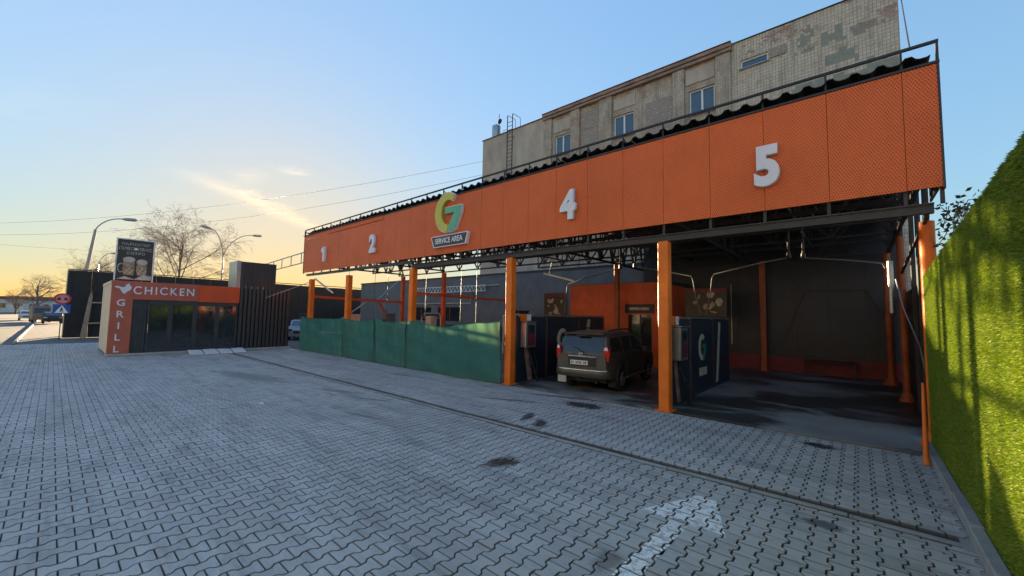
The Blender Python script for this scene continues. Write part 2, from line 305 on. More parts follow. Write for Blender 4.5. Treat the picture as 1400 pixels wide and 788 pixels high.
# ------------------------------------------------------------------ mesh helpers
class MB:
    def __init__(s): s.v = []; s.f = []
    def add(s, vs, fs):
        n = len(s.v); s.v += [tuple(v) for v in vs]; s.f += [tuple(i+n for i in f) for f in fs]; return s
    def box(s, x0, y0, z0, x1, y1, z1):
        if x0 > x1: x0, x1 = x1, x0
        if y0 > y1: y0, y1 = y1, y0
        if z0 > z1: z0, z1 = z1, z0
        return s.add([(x0,y0,z0),(x1,y0,z0),(x1,y1,z0),(x0,y1,z0),(x0,y0,z1),(x1,y0,z1),(x1,y1,z1),(x0,y1,z1)],
                     [(0,3,2,1),(4,5,6,7),(0,1,5,4),(1,2,6,5),(2,3,7,6),(3,0,4,7)])
    def cbox(s, x0, y0, z0, x1, y1, z1, b=.01):
        if x0 > x1: x0, x1 = x1, x0
        if y0 > y1: y0, y1 = y1, y0
        if z0 > z1: z0, z1 = z1, z0
        b = min(b, (x1-x0)*.45, (y1-y0)*.45, (z1-z0)*.45)
        X, Y, Z = (x0, x1), (y0, y1), (z0, z1); vs = []; ix = {}
        for i in (0, 1):
            for j in (0, 1):
                for k in (0, 1):
                    sx, sy, sz = (b if i == 0 else -b), (b if j == 0 else -b), (b if k == 0 else -b)
                    for a, q in enumerate(((X[i], Y[j]+sy, Z[k]+sz), (X[i]+sx, Y[j], Z[k]+sz), (X[i]+sx, Y[j]+sy, Z[k]))):
                        ix[i, j, k, a] = len(vs); vs.append(q)
        fs = []
        for i in (0, 1): fs.append([ix[i, j, k, 0] for j, k in ((0,0),(1,0),(1,1),(0,1))])
        for j in (0, 1): fs.append([ix[i, j, k, 1] for i, k in ((0,0),(1,0),(1,1),(0,1))])
        for k in (0, 1): fs.append([ix[i, j, k, 2] for i, j in ((0,0),(1,0),(1,1),(0,1))])
        for i in (0, 1):
            for j in (0, 1): fs.append([ix[i,j,0,0], ix[i,j,0,1], ix[i,j,1,1], ix[i,j,1,0]])
        for i in (0, 1):
            for k in (0, 1): fs.append([ix[i,0,k,0], ix[i,0,k,2], ix[i,1,k,2], ix[i,1,k,0]])
        for j in (0, 1):
            for k in (0, 1): fs.append([ix[0,j,k,1], ix[0,j,k,2], ix[1,j,k,2], ix[1,j,k,1]])
        for i in (0, 1):
            for j in (0, 1):
                for k in (0, 1): fs.append([ix[i,j,k,a] for a in range(3)])
        c = Vector(((x0+x1)/2, (y0+y1)/2, (z0+z1)/2)); ff = []
        for f in fs:
            P = [Vector(vs[i]) for i in f]; n = (P[1]-P[0]).cross(P[2]-P[0]); m = sum(P, Vector())/len(P)
            ff.append(f if n.dot(m-c) > 0 else f[::-1])
        return s.add(vs, ff)
    def bar(s, p0, p1, w, h=None, up=(0, 0, 1)):
        h = w if h is None else h; p0, p1 = Vector(p0), Vector(p1); d = (p1-p0).normalized(); u = Vector(up)
        if abs(d.dot(u)) > .98: u = Vector((0, 1, 0))
        a = d.cross(u).normalized(); b = a.cross(d)
        vs = [p+a*(w/2*i)+b*(h/2*j) for p in (p0, p1) for i, j in ((-1,-1),(1,-1),(1,1),(-1,1))]
        return s.add(vs, [(0,1,2,3),(7,6,5,4),(0,4,5,1),(1,5,6,2),(2,6,7,3),(3,7,4,0)])
    def tube(s, pts, r, n=8, cap=True):
        pts = [Vector(p) for p in pts]; rs = r if isinstance(r, (list, tuple)) else [r]*len(pts); base = len(s.v); prev = None; vs = []
        for i, p in enumerate(pts):
            d = (pts[min(i+1, len(pts)-1)]-pts[max(i-1, 0)]).normalized()
            if prev is None:
                u = Vector((0, 0, 1)) if abs(d.z) < .9 else Vector((1, 0, 0)); a = d.cross(u).normalized()
            else: a = (prev-d*prev.dot(d)).normalized()
            prev = a; b = d.cross(a)
            vs += [p+(a*math.cos(2*math.pi*k/n)+b*math.sin(2*math.pi*k/n))*rs[i] for k in range(n)]
        fs = [(i*n+k, i*n+(k+1) % n, (i+1)*n+(k+1) % n, (i+1)*n+k) for i in range(len(pts)-1) for k in range(n)]
        if cap: fs += [tuple(range(n))[::-1], tuple((len(pts)-1)*n+k for k in range(n))]
        return s.add(vs, fs)
    def prism(s, poly, o, ux, uy, dep):
        """polygon in the plane (ux, uy) at o, extruded by the vector dep"""
        o, ux, uy, dep = Vector(o), Vector(ux), Vector(uy), Vector(dep); n = len(poly)
        a = sum(poly[i][0]*poly[(i+1) % n][1]-poly[(i+1) % n][0]*poly[i][1] for i in range(n))
        if (a > 0) != (ux.cross(uy).dot(dep) < 0): poly = poly[::-1]
        vs = [o+ux*x+uy*y for x, y in poly]; vs += [v+dep for v in vs]
        return s.add(vs, [tuple(range(n)), tuple(range(2*n-1, n-1, -1))]+[((i+1) % n, i, n+i, n+(i+1) % n) for i in range(n)])
    def lathe(s, prof, o=(0, 0, 0), n=20, axis='z'):
        vs = []
        for r, z in prof:
            for k in range(n):
                a = 2*math.pi*k/n; q = (r*math.cos(a), r*math.sin(a), z)
                if axis == 'x': q = (q[2], q[0], q[1])
                if axis == 'y': q = (q[0], q[2], q[1])
                vs.append((q[0]+o[0], q[1]+o[1], q[2]+o[2]))
        return s.add(vs, [(i*n+k, i*n+(k+1) % n, (i+1)*n+(k+1) % n, (i+1)*n+k) for i in range(len(prof)-1) for k in range(n)])
    def build(s, name, mat, parent=None, smooth=None, **tags):
        me = bpy.data.meshes.new(name); me.from_pydata(s.v, [], s.f); me.update()
        me.materials.append(MAT[mat])
        if smooth is not None:
            me.shade_smooth(); me.set_sharp_from_angle(angle=R(smooth))
        return link(name, me, parent, **tags)
def link(name, me, parent=None, **tags):
    o = bpy.data.objects.new(name, me); COL.objects.link(o)
    if parent is not None: o.parent = parent
    for k, v in tags.items(): o[k] = v
    return o
def thing(name, label, category, loc=(0, 0, 0), rz=0, group=None):
    o = bpy.data.objects.new(name, None); o.empty_display_size = .3; COL.objects.link(o); o.location = loc; o.rotation_euler = (0, 0, rz)
    o['label'] = label; o['category'] = category
    if group: o['group'] = group
    return o
def dup(o, parent=None):
    c = o.copy(); COL.objects.link(c); c.parent = parent
    for ch in list(o.children): dup(ch, c)
    return c
def npmesh(name, V, Fc, mat):
    """V (n,3) and a list of faces arrays of equal size"""
    me = bpy.data.meshes.new(name); V = np.asarray(V, np.float32); Fc = [np.asarray(f, np.int32) for f in (Fc if isinstance(Fc, list) else [Fc])]
    me.vertices.add(len(V)); me.vertices.foreach_set('co', V.ravel())
    nl = sum(f.size for f in Fc); npoly = sum(len(f) for f in Fc)
    me.loops.add(nl); me.loops.foreach_set('vertex_index', np.concatenate([f.ravel() for f in Fc]))
    sizes = np.concatenate([np.full(len(f), f.shape[1]) for f in Fc]); starts = np.concatenate([[0], np.cumsum(sizes)[:-1]])
    me.polygons.add(npoly); me.polygons.foreach_set('loop_start', starts.astype(np.int32)); me.polygons.foreach_set('loop_total', sizes.astype(np.int32))
    me.materials.append(MAT[mat]); me.update(calc_edges=True); me.validate(); me.shade_flat(); return me
def text(name, s, size, mat, parent, loc, rot=(math.pi/2, 0, 0), ext=.02, off=0., sx=1., align='CENTER', space=1., **tags):
    cu_ = bpy.data.curves.new('t', 'FONT'); cu_.body = s; cu_.size = size; cu_.extrude = ext; cu_.offset = off; cu_.align_x = align; cu_.align_y = 'CENTER'; cu_.space_character = space; cu_.resolution_u = 4
    if ext > .03: cu_.bevel_depth = .006; cu_.bevel_resolution = 0
    tmp = bpy.data.objects.new('t', cu_); COL.objects.link(tmp)
    dg = bpy.context.evaluated_depsgraph_get(); me = bpy.data.meshes.new_from_object(tmp.evaluated_get(dg)); bpy.data.objects.remove(tmp)
    me.name = name; me.materials.clear(); me.materials.append(MAT[mat])
    o = link(name, me, parent, **tags); o.location = loc; o.rotation_euler = rot; o.scale = (sx, 1, 1); return o
def ellipse(cx_, cy_, rx, ry, a0, a1, n): return [(cx_+rx*math.cos(a0+(a1-a0)*i/n), cy_+ry*math.sin(a0+(a1-a0)*i/n)) for i in range(n+1)]

# ================================================================== THE SETTING
MB().add([(-1500,-1500,-.06),(600,-1500,-.06),(600,1500,-.06),(-1500,1500,-.06)], [(0,1,2,3)]).build('ground', 'earth', kind='structure')
# --- bone-shaped concrete pavers
LX, PY, PX = .222, .222, .165        # PY pitch along the bone (world Y), PX row pitch (world X)
GUT = 5.82; X0, X1, Y0, Y1 = -35.0, .76, -7.0, 9.18
JX, JY = .0064, .0034
fl, wa = PX/2+.0185, PX/2-.0185      # half widths at flare and at waist
hl = PY/2-JY
def bone():
    a, b = fl-JX, wa-JX; c = PY/4+.017; d = PY/4-.017
    return [(-a,-hl),(a,-hl),(a,-c),(b,-d),(b,d),(a,c),(a,hl),(-a,hl),(-a,c),(-b,d),(-b,-d),(-a,-c)]
BP = np.array(bone()); nb = len(BP); BPin = BP*np.array([(1-.0045/abs(x)) for x in [fl]*1]*nb)[:, None]
def inset(P, k):
    out_ = []
    for i in range(len(P)):
        a, b, c = P[i-1], P[i], P[(i+1) % len(P)]
        n1 = np.array([-(b-a)[1], (b-a)[0]]); n1 /= np.linalg.norm(n1); n2 = np.array([-(c-b)[1], (c-b)[0]]); n2 /= np.linalg.norm(n2)
        m = (n1+n2); m /= (m@m)/2 if True else 1; out_.append(b+m*k)
    return np.array(out_)
BT = inset(BP, .004)
bv = np.concatenate([np.c_[BT, np.zeros(nb)], np.c_[BP, np.full(nb, -.005)], np.c_[BP, np.full(nb, -.028)]])
bt = np.arange(nb)[None, :]
br_ = np.array([(nb*k+i, nb*(k+1)+i, nb*(k+1)+(i+1) % nb, nb*k+(i+1) % nb) for k in (0, 1) for i in range(nb)])
nx = int((X1-X0)/PX); ctr = []; halves = []
for i in range(nx):
    x = X1-PX/2-i*PX-fl+PX/2
    for k, (ya, yb) in enumerate(((Y0, GUT-.05), (GUT+.05, Y1))):
        m = int((yb-ya)/PY); off = (yb-ya-m*PY)/2
        sh = 0 if i % 2 else PY/2
        for j in range(m-(0 if i % 2 else 1)):
            ctr.append((x, ya+off+PY/2+j*PY+sh))
        if not i % 2: halves += [(x, ya+off, 1), (x, yb-off, -1)]
ctr = np.array(ctr)
tilt = rng.normal(0, .0016, (len(ctr), 1)); zz = rng.normal(0, .0012, len(ctr)) + .004*np.sin(ctr[:, 0]*.9)*np.cos(ctr[:, 1]*.7)
dist = np.hypot(ctr[:, 0], ctr[:, 1])
rr_ = np.array([[cr.dot(Vector((x, y, -H))), cu.dot(Vector((x, y, -H))), fw.dot(Vector((x, y, -H)))] for x, y in ctr])
px_ = 700+F*rr_[:, 0]/np.maximum(rr_[:, 2], 1e-3); py_ = 394-F*rr_[:, 1]/np.maximum(rr_[:, 2], 1e-3)
vis = (rr_[:, 2] > .3) & (px_ > -8) & (px_ < 1345) & (py_ < 800)
order = np.argsort(np.where(vis, dist, 1e6)); near = set(order[:300].tolist())
pav = MB().add([(X0-.1,Y0-.1,-.03),(X1+.02,Y0-.1,-.03),(X1+.02,Y1+.02,-.03),(X0-.1,Y1+.02,-.03)], [(0,1,2,3)]).build('pavement', 'joint', kind='structure', label='grey yard paved with bone-shaped concrete pavers')
pme = npmesh('paver', bv, [bt, br_], 'paver')
for k in order[:300]:
    o = link('paver', pme, pav); o.location = (ctr[k, 0], ctr[k, 1], zz[k]); o.rotation_euler = (float(rng.normal(0, .0025)), float(rng.normal(0, .003)), float(rng.normal(0, .006)))
far = np.array([k for k in range(len(ctr)) if k not in near])
nv = len(bv); ang = rng.normal(0, .006, len(far)); ca, sa = np.cos(ang), np.sin(ang)
VV = np.empty((len(far), nv, 3), np.float32)
VV[:, :, 0] = ctr[far, 0, None]+bv[None, :, 0]*ca[:, None]-bv[None, :, 1]*sa[:, None]
VV[:, :, 1] = ctr[far, 1, None]+bv[None, :, 0]*sa[:, None]+bv[None, :, 1]*ca[:, None]
tx, ty = rng.normal(0, .0025, (2, len(far)))
VV[:, :, 2] = bv[None, :, 2]+zz[far, None]+bv[None, :, 0]*tx[:, None]+bv[None, :, 1]*ty[:, None]
offs = (np.arange(len(far))*nv)[:, None, None]
pf = link('distant_pavers', npmesh('distant_pavers', VV.reshape(-1, 3), [(bt[None]+offs).reshape(-1, nb), (br_[None]+offs).reshape(-1, 4)], 'paver'), pav, kind='stuff')
def clip(poly, conv):
    for i in range(len(conv)):
        a, b = conv[i], conv[(i+1) % len(conv)]; o_ = []
        ins = lambda p: (b[0]-a[0])*(p[1]-a[1])-(b[1]-a[1])*(p[0]-a[0]) >= 0
        for k in range(len(poly)):
            p, q = poly[k-1], poly[k]
            if ins(p) != ins(q):
                d1 = (b[0]-a[0])*(p[1]-a[1])-(b[1]-a[1])*(p[0]-a[0]); d2 = (b[0]-a[0])*(q[1]-a[1])-(b[1]-a[1])*(q[0]-a[0]); tt = d1/(d1-d2)
                o_.append((p[0]+(q[0]-p[0])*tt, p[1]+(q[1]-p[1])*tt))
            if ins(q): o_.append(q)
        poly = o_
        if len(poly) < 3: return []
    return poly
hm = MB(); ht = {}
for d_ in (1, -1):
    y0_, y1_ = (.004, .2) if d_ > 0 else (-.2, -.004)
    ht[d_] = clip([tuple(p) for p in BP], [(-.2, y0_), (.2, y0_), (.2, y1_), (-.2, y1_)])
for x, y, d_ in halves: hm.prism(ht[d_], (x, y, random.gauss(0, .001)), (1, 0, 0), (0, 1, 0), (0, 0, -.028))
hm.build('cut_pavers', 'paver', pav, kind='stuff')
# gutter strip between the two paver fields, of short concrete lengths
gut = MB().box(X0, GUT-.05, -.028, X1, GUT+.05, -.022).build('gutter', 'joint', kind='structure')
x = X1
while x > -24:
    L_ = random.uniform(.9, 1.05); b = MB()
    b.cbox(x-L_+.006, GUT-.042, -.021, x-.006, GUT+.042, -.001, .006)
    o = b.build('gutter_stone', 'concrete', gut); o.location = (0, random.uniform(-.008, .008), random.uniform(-.007, .003)); x -= L_
# --- worn white arrow painted on the pavers: paint only on the tops
mb = MB()
shapes = [[(-1.60,2.7),(-1.42,2.7),(-1.36,4.42),(-1.54,4.42)], [(-1.86,4.36),(-1.02,4.36),(-1.30,5.15),(-1.50,5.15)]]
for k, (x, y) in enumerate(ctr):
    if -2.1 < x < -.8 and 2.5 < y < 5.3:
        for S in shapes:
            q = clip([(x+a, y+b) for a, b in BT], S)
            if len(q) > 2: mb.add([(a, b, zz[k]+.0022) for a, b in q], [tuple(range(len(q)))])
mb.build('painted_arrow', 'mark', label='faded white arrow painted on the pavers near the green turf wall', category='road marking')

# --- road at the far left, its kerb, the verge
MB().add([(-600,-10.5,-.024),(X0-.1,-10.5,-.024),(X0-.1,-1.35,-.024),(-600,-1.35,-.024)], [(0,1,2,3)]).build('road', 'asphalt', kind='structure')
MB().add([(-42,-1.2,-.018),(X0-.1,-1.2,-.018),(X0-.1,40,-.018),(-42,40,-.018)], [(0,1,2,3)]).build('pavement', 'asphalt', kind='structure')
MB().add([(X0-.1,9.24,-.02),(-23.2,9.24,-.02),(-23.2,40,-.02),(X0-.1,40,-.02)], [(0,1,2,3)]).build('back_yard', 'asphalt', kind='structure')
MB().add([(-600,-1.2,-.03),(-42,-1.2,-.03),(-42,1.4,-.03),(-600,1.4,-.03)], [(0,1,2,3)]).build('pavement', 'asphalt', kind='structure')
kb = MB().box(-200, -1.34, -.05, -36, -1.21, -.02).build('road_kerb', 'joint', kind='structure'); me_ = None
for i in range(70):
    if me_ is None: o = MB().cbox(-.49, -.06, -.04, .49, .06, .10, .02).build('kerb_stone', 'concrete', kb); me_ = o.data
    else: o = link('kerb_stone', me_, kb)
    o.location = (-36.5-i, -1.275+random.uniform(-.006, .006), random.uniform(-.008, .004))
# floor of the wash bays
MB().box(-23.2, 9.24, -.05, 1.35, 19.9, .012).build('bay_floor', 'slab', kind='structure')

# ================================================================== CAR WASH CANOPY
YF = 9.23
canopy = thing('wash_canopy', 'long orange car wash canopy with numbered fascia and steel columns', 'canopy', (0, 0, 0))
CX = [-22.5, -18.33, -13.16, -8.06, -3.35]
def column(x, y, h, w=.24, mat='orange'):
    b = MB(); b.cbox(x-w/2, y-w/2, .012, x+w/2, y+w/2, h, .02)
    o = b.build('column', mat, canopy); MB().cbox(x-w*.8, y-w*.8, .012, x+w*.8, y+w*.8, .035, .004).build('base_plate', mat, o)
    bb = MB()
    for i in (-1, 1):
        for j in (-1, 1): bb.lathe([(.0, .06), (.018, .06), (.018, .035)], (x+i*w*.65, y+j*w*.65, 0), 6)
    bb.build('anchor_bolts', 'rust', o, kind='stuff'); return o
for x in CX: column(x, YF, 3.86)
def round_column(x, y, h, r=.11, mat='orange'):
    o = MB().tube([(x, y, .012), (x, y, h)], r, 16).build('column', mat, canopy, 50)
    MB().lathe([(r*2.1, .012), (r*2.0, .06), (r*1.2, .22), (r*1.0, .24)], (x, y, 0), 14).build('base_plate', mat, o, 40)
round_column(.955, 9.95, 3.86, .105)
for x in (-22.5, -18.33, -13.16): column(x, 15.0, 4.5, .22, 'orange_red')
column(-8.06, 16.4, 4.5, .2, 'orange_dark'); column(-2.95, 19.2, 4.5, .2, 'orange_dark')
round_column(.92, 14.9, 4.4, .08, 'orange_dark'); round_column(.78, 18.4, 4.4, .1, 'orange_dark')
# fascia panels, 1 m wide
edges = [1.10]+[.68-i for i in range(25)]; edges[-1] = -23.45; edges = [e for e in edges if e >= -23.45]
for i in range(len(edges)-1):
    a, b = edges[i+1]+.003, edges[i]-.003
    top = 6.28 if b > -15.3 else 6.10
    o = MB().cbox(a, YF-.12, 4.25+random.uniform(-.004, .004), b, YF-.085, top, .004).build('fascia_panel', 'fascia', canopy)
    scr = MB()
    for z in (4.33, 5.25, top-.08):
        for xx in (a+.06, (a+b)/2, b-.06): scr.lathe([(0, 0), (.006, .002), (.007, .008)], (xx, YF-.128, z), 6, 'y')
    scr.build('screws', 'dark_steel', o, kind='stuff')
# left part carries a boxed lip above
MB().cbox(-23.45, YF-.15, 6.11, -15.3, YF-.06, 6.30, .01).build('fascia_lip', 'fascia', canopy)
MB().box(-15.28, YF-.14, 6.285, 1.12, YF-.06, 6.325).build('top_trim', 'dark_steel', canopy)
MB().box(-23.48, YF-.2, 6.305, -15.3, YF-.06, 6.335).build('top_trim', 'dark_steel', canopy)
MB().box(1.085, YF-.13, 4.22, 1.115, YF-.05, 6.62).build('end_trim', 'dark_steel', canopy)
MB().box(-23.49, YF-.13, 4.22, -23.452, YF-.05, 6.62).build('end_trim', 'dark_steel', canopy)
# side return of the fascia
b = MB(); b.cbox(1.06, YF-.05, 4.3, 1.09, YF+1.2, 6.25, .004); b.build('side_panel', 'dark_clad', canopy)
# railing above the fascia
b = MB(); b.bar((-23.45, YF-.1, 6.66), (1.12, YF-.1, 6.66), .045); b.build('top_rail', 'black', canopy)
for e in edges:
    o = MB().bar((e, YF-.1, 6.3), (e, YF-.1, 6.64), .032).build('rail_post', 'black', canopy)
    MB().bar((e, YF-.09, 6.58), (e+.03, YF+.30, 6.36), .025).build('brace', 'black', o)
# corrugated roof sheets, 1 m wide, black
def wave_sheet(x0, x1, ya, yb, za, zb, n, amp, th=.012):
    V, Fq = [], []
    for i in range(n+1):
        x = x0+(x1-x0)*i/n; ph = math.sin(i/n*2*math.pi*(x1-x0)/.34); dz = amp*max(-.35, min(1, ph*1.6))
        V += [(x, ya, za+dz), (x, yb, zb+dz), (x, ya, za+dz-th), (x, yb, zb+dz-th)]
    for i in range(n):
        a = i*4; c = a+4
        Fq += [(a, c, c+1, a+1), (a+2, a+3, c+3, c+2), (a, a+2, c+2, c), (a+1, c+1, c+3, a+3)]
    return MB().add(V, Fq)
for i in range(24):
    x1_ = 1.02-i*1.02; x0_ = max(x1_-1.02, -23.1)
    yb = 19.6 if x0_ > -8.2 else (16.4 if x0_ > -12.5 else 13.2)
    wave_sheet(x0_, x1_, YF-.16+random.uniform(-.04, .03), yb, 6.44+random.uniform(-.015, .015), 6.05, 24, .055).build('roof_sheet', 'black', canopy)
# steelwork
b = MB(); b.box(-13.2, YF-.06, 3.86, .98, YF+.06, 4.0); b.box(-13.2, YF-.10, 3.995, .98, YF-.02, 4.02); b.build('front_beam', 'dark_steel', canopy)
b = MB(); b.box(-23.2, YF-.05, 4.06, -13.2, YF+.05, 4.18); b.build('front_beam', 'dark_steel', canopy)
for e in edges[:-1]:
    if e > -13.2: MB().bar((e-.02, YF-.03, 4.0), (e-.02, YF-.03, 6.2), .05).build('hanger', 'dark_steel', canopy)
    else: MB().bar((e-.02, YF-.02, 4.18), (e-.02, YF-.02, 6.05), .05).build('hanger', 'dark_steel', canopy)
def truss(p0, p1, zb, zt, nbay, w=.06, name='roof_truss'):
    p0, p1 = Vector(p0), Vector(p1); b = MB()
    A = lambda t, z: (p0.x+(p1.x-p0.x)*t, p0.y+(p1.y-p0.y)*t, z)
    b.bar(A(0, zb), A(1, zb), w*1.3); b.bar(A(0, zt), A(1, zt), w*1.3)
    for i in range(nbay):
        t0, t1, tm = i/nbay, (i+1)/nbay, (i+.5)/nbay
        b.bar(A(t0, zb), A(tm, zt), w); b.bar(A(tm, zt), A(t1, zb), w)
        b.bar(A(t0, zb), A(t0, zt), w*.7)
    return b.build(name, 'dark_steel', canopy)
for x in (-22.5, -18.33, -13.16): truss((x, YF+.1, 0), (x, 15, 0), 4.62, 5.75, 6)
for x in (-20.4, -15.7): truss((x, YF+.1, 0), (x, 15, 0), 4.9, 5.75, 6, .045)
for x in (-8.06, -3.35, .85): truss((x, YF+.1, 0), (x, 19.3, 0), 4.45, 5.85, 9)
for x in (-10.6, -5.7, -1.2): truss((x, YF+.1, 0), (x, 16.3 if x < -9 else 19.3, 0), 4.75, 5.9, 8, .045)
for y, x0_ in ((11.2, -23), (13.1, -23), (15.0, -23), (16.3, -12.4), (19.2, -8.1)): truss((x0_, y, 0), (.95, y, 0), 4.55, 5.6, 16 if x0_ < -20 else 9, .05)
for y in (10.2, 12.2, 14.1): MB().bar((-23.1, y, 5.86-(y-9)*.035), (1.0, y, 5.86-(y-9)*.035), .07, .12).build('purlin', 'dark_steel', canopy)
for y in (15.9, 17.4, 18.6): MB().bar((-8.2, y, 5.86-(y-9)*.03), (1.0, y, 5.86-(y-9)*.03), .07, .12).build('purlin', 'dark_steel', canopy)
# left end frame: red-orange rail, braces
b = MB().bar((-22.5, YF+.12, 2.92), (-22.5, 14.9, 2.80), .1, .14); b.build('side_rail', 'orange_red', canopy)
MB().bar((-22.5, 12.6, 2.8), (-22.5, 10.1, 1.1), .06).build('brace', 'galv', canopy)
MB().bar((-22.48, 13.3, 2.75), (-22.48, 14.6, .9), .1).build('brace', 'orange_red', canopy)
MB().bar((-22.5, 13.2, 2.85), (-22.5, 14.7, 4.2), .07).build('brace', 'galv', canopy)
MB().bar((-22.4, YF+.1, 3.9), (-21.2, YF+.6, 3.1), .07).build('brace', 'galv', canopy)
MB().bar((-22.5, YF, 3.75), (-22.5, YF-2.2, 2.75), .03).build('stay', 'galv', canopy)
MB().bar((-13.16, 15, 2.8), (-13.16, YF+.1, 2.9), .06, .1).build('side_rail', 'orange_red', canopy)
# thin rods hanging down to the floor posts
for (x, y) in ((-20.3, 10.2), (-18.9, 10.9), (-17.2, 10.6), (-15.7, 11), (-13.9, 10.4), (-11.9, 10.6), (-10.6, 10.2)):
    MB().tube([(x, y, 0.012), (x+.03, y, 4.6)], .010, 6).build('hanging_rod', 'dark_steel', canopy)
# right side of bay five: posts, partial sheet, down pipes
MB().cbox(1.12, 10.6, .012, 1.16, 19.4, 3.0, .005).build('side_sheet', 'dark_clad', canopy)
for y in (10.9, 12.3, 13.6): MB().cbox(1.0, y-.05, .012, 1.09, y+.05, 5.6, .01).build('side_post', 'dark_steel', canopy)
MB().bar((.92, 14.9, 3.4), (.92, YF+.15, 3.86), .05).build('brace', 'dark_steel', canopy)
MB().tube([(.62, 13.1, 2.3), (.62, 13.1, 3.55)], .055, 12).build('down_pipe', 'galv', canopy, 50)
MB().tube([(.7, 13.0, 3.1), (.78, 12.6, 2.4), (.95, 11.8, 1.6), (1.0, 11.4, 1.0)], .014, 6).build('hose', 'galv', canopy)
# bay five interior: back wall with dark conduit lines and red skirting
bw = MB().box(-8.2, 19.66, .012, 1.3, 19.78, 6.0).build('back_wall', 'navy', canopy)
for i in range(9): MB().box(-8.15+i*1.05, 19.645, .75, -7.12+i*1.05, 19.662, 4.5).build('wall_panel', 'navy', bw)
MB().box(-8.2, 19.60, .012, 1.3, 19.662, .62).build('skirting', 'red_band', bw)
hx = [(-2.35, 4.1), (-1.55, 3.25), (.25, 3.25), (.75, 2.2)]
for a, c in zip(hx[:-1], hx[1:]): MB().bar((a[0], 19.61, a[1]), (c[0], 19.61, c[1]), .035).build('conduit', 'black', bw)
MB().bar((-1.55, 19.61, 3.25), (-2.3, 19.61, 1.2), .035).build('conduit', 'black', bw)
MB().bar((-4.2, 19.6, 3.6), (-4.2, 19.6, 1.0), .03).build('conduit', 'galv', bw)
# signs on the fascia (built letters)
MB().prism([(-.02,-.38),(.17,-.38),(.17,.38),(.03,.38),(-.19,.25),(-.19,.08),(-.02,.16)], (-20.80, YF-.125, 5.07), (1, 0, 0), (0, 0, 1), (0, -.12, 0)).build('numeral', 'letter', canopy, label='white built-up number 1 on the fascia')
for s, x in (('2', -15.98), ('4', -5.86), ('5', -1.26)):
    text('numeral', s, 1.03, 'letter', canopy, (x, YF-.19, 5.07), ext=.055, off=.05, sx=.84, label='white built-up number %s on the fascia' % s)
def G7(parent, ox, oy, oz, s, ux, dep, m1, m2, edge=None):
    """open ring in lime and a seven in green; unit box s wide, s tall; ux along the face, dep towards the viewer"""
    ux = Vector(ux); uy = Vector((0, 0, 1)); o = Vector((ox, oy, oz)); d = Vector(dep)
    outr = ellipse(.46, .5, .46, .5, R(52), R(275), 26); inr = ellipse(.50, .5, .25, .31, R(275), R(50), 26)
    ring = [(x*s, y*s) for x, y in outr+inr]
    sev = [(x*s, y*s) for x, y in ((.40,.46),(.40,.61),(1.0,.61),(.97,.40),(.80,.05),(.68,.0),(.54,.0),(.54,.12),(.74,.46))]
    a = MB().prism(ring, o, ux, uy, d).build('logo_ring', m1, parent); b_ = MB().prism(sev, o+d*.02, ux, uy, d).build('logo_seven', m2, parent)
    if edge:
        MB().prism([(.46*s+(x-.46*s)*1.03, .5*s+(y-.5*s)*1.03) for x, y in ring], o-d*.05, ux, uy, d*.9).build('logo_edge', edge, a)
        MB().prism([(.7*s+(x-.7*s)*1.06, .31*s+(y-.31*s)*1.06) for x, y in sev], o-d*.05, ux, uy, d*.9).build('logo_edge', edge, b_)
G7(canopy, -11.60, YF-.13, 5.0, 1.42, (1, 0, 0), (0, -.12, 0), 'lime_sign', 'teal_sign', 'letter')
pl = [(-1.05, .27), (1.05, .27), (.93, -.14), (-.88, -.14)]
nb_ = MB().prism([(x*.95, y*1.0) for x, y in pl], (-10.78, YF-.13, 4.62), (1, 0, 0), (0, 0, 1), (0, -.13, 0)).build('name_board', 'letter', canopy)
MB().prism([(x*.90, .065+(y-.065)*.86) for x, y in pl], (-10.78, YF-.255, 4.62), (1, 0, 0), (0, 0, 1), (0, -.012, 0)).build('board_face', 'dark_clad', nb_)
text('lettering', 'SERVICE AREA', .27, 'white', nb_, (-10.78, YF-.275, 4.685), ext=.006, off=.004, sx=.86)

# ---------------------------------------------------------------- green shade net across bays one to three
fence = thing('shade_net_fence', 'sagging green shade net stretched between the orange columns', 'net fence', (-15.6, 8.96, 0))
fx = [-23.0, -18.28, -15.5, -13.08, -8.2]
for i in range(4):
    n, m = int((fx[i+1]-fx[i])*14), 26; V = []; a, c = fx[i], fx[i+1]
    for k in range(n+1):
        x = a+(c-a)*k/n; t = k/n
        top = 1.80+.012*math.sin(x*2.1+i)+.008*math.sin(x*7.3)-.07*math.sin(math.pi*t)
        if i == 3: top += .10*max(0, (x+10.5)/2.3)-.08*math.exp(-((x+11)/.8)**2)
        for j in range(m+1):
            z = .03+(top-.03)*j/m
            y = .05*math.sin(x*1.7+z*.6+i)+.022*math.sin(x*5.1+z*1.5)+.012*math.sin(x*13+z*3)+.012*math.sin(z*9+x*2)
            if i == 1: y += .08*math.sin(t*math.pi)*(1-z/2)
            V.append((x-(-15.6)+ (.10*math.sin(z*1.6) if i == 1 and k == n else 0), y+(-.012 if i % 2 else .012), z))
    q = [(k*(m+1)+j, (k+1)*(m+1)+j, (k+1)*(m+1)+j+1, k*(m+1)+j+1) for k in range(n) for j in range(m)]
    MB().add(V, q).build('net_panel', 'net', fence, 180)
    MB().tube([V[k*(m+1)+m] for k in range(n+1)], .013, 6).build('hem_cord', 'net', fence)
    MB().tube([(V[k][0], V[k][1]-.015, V[k][2]) for k in range(n*(m+1), n*(m+1)+m+1)], .012, 6).build('hem_cord', 'dark_steel', fence)

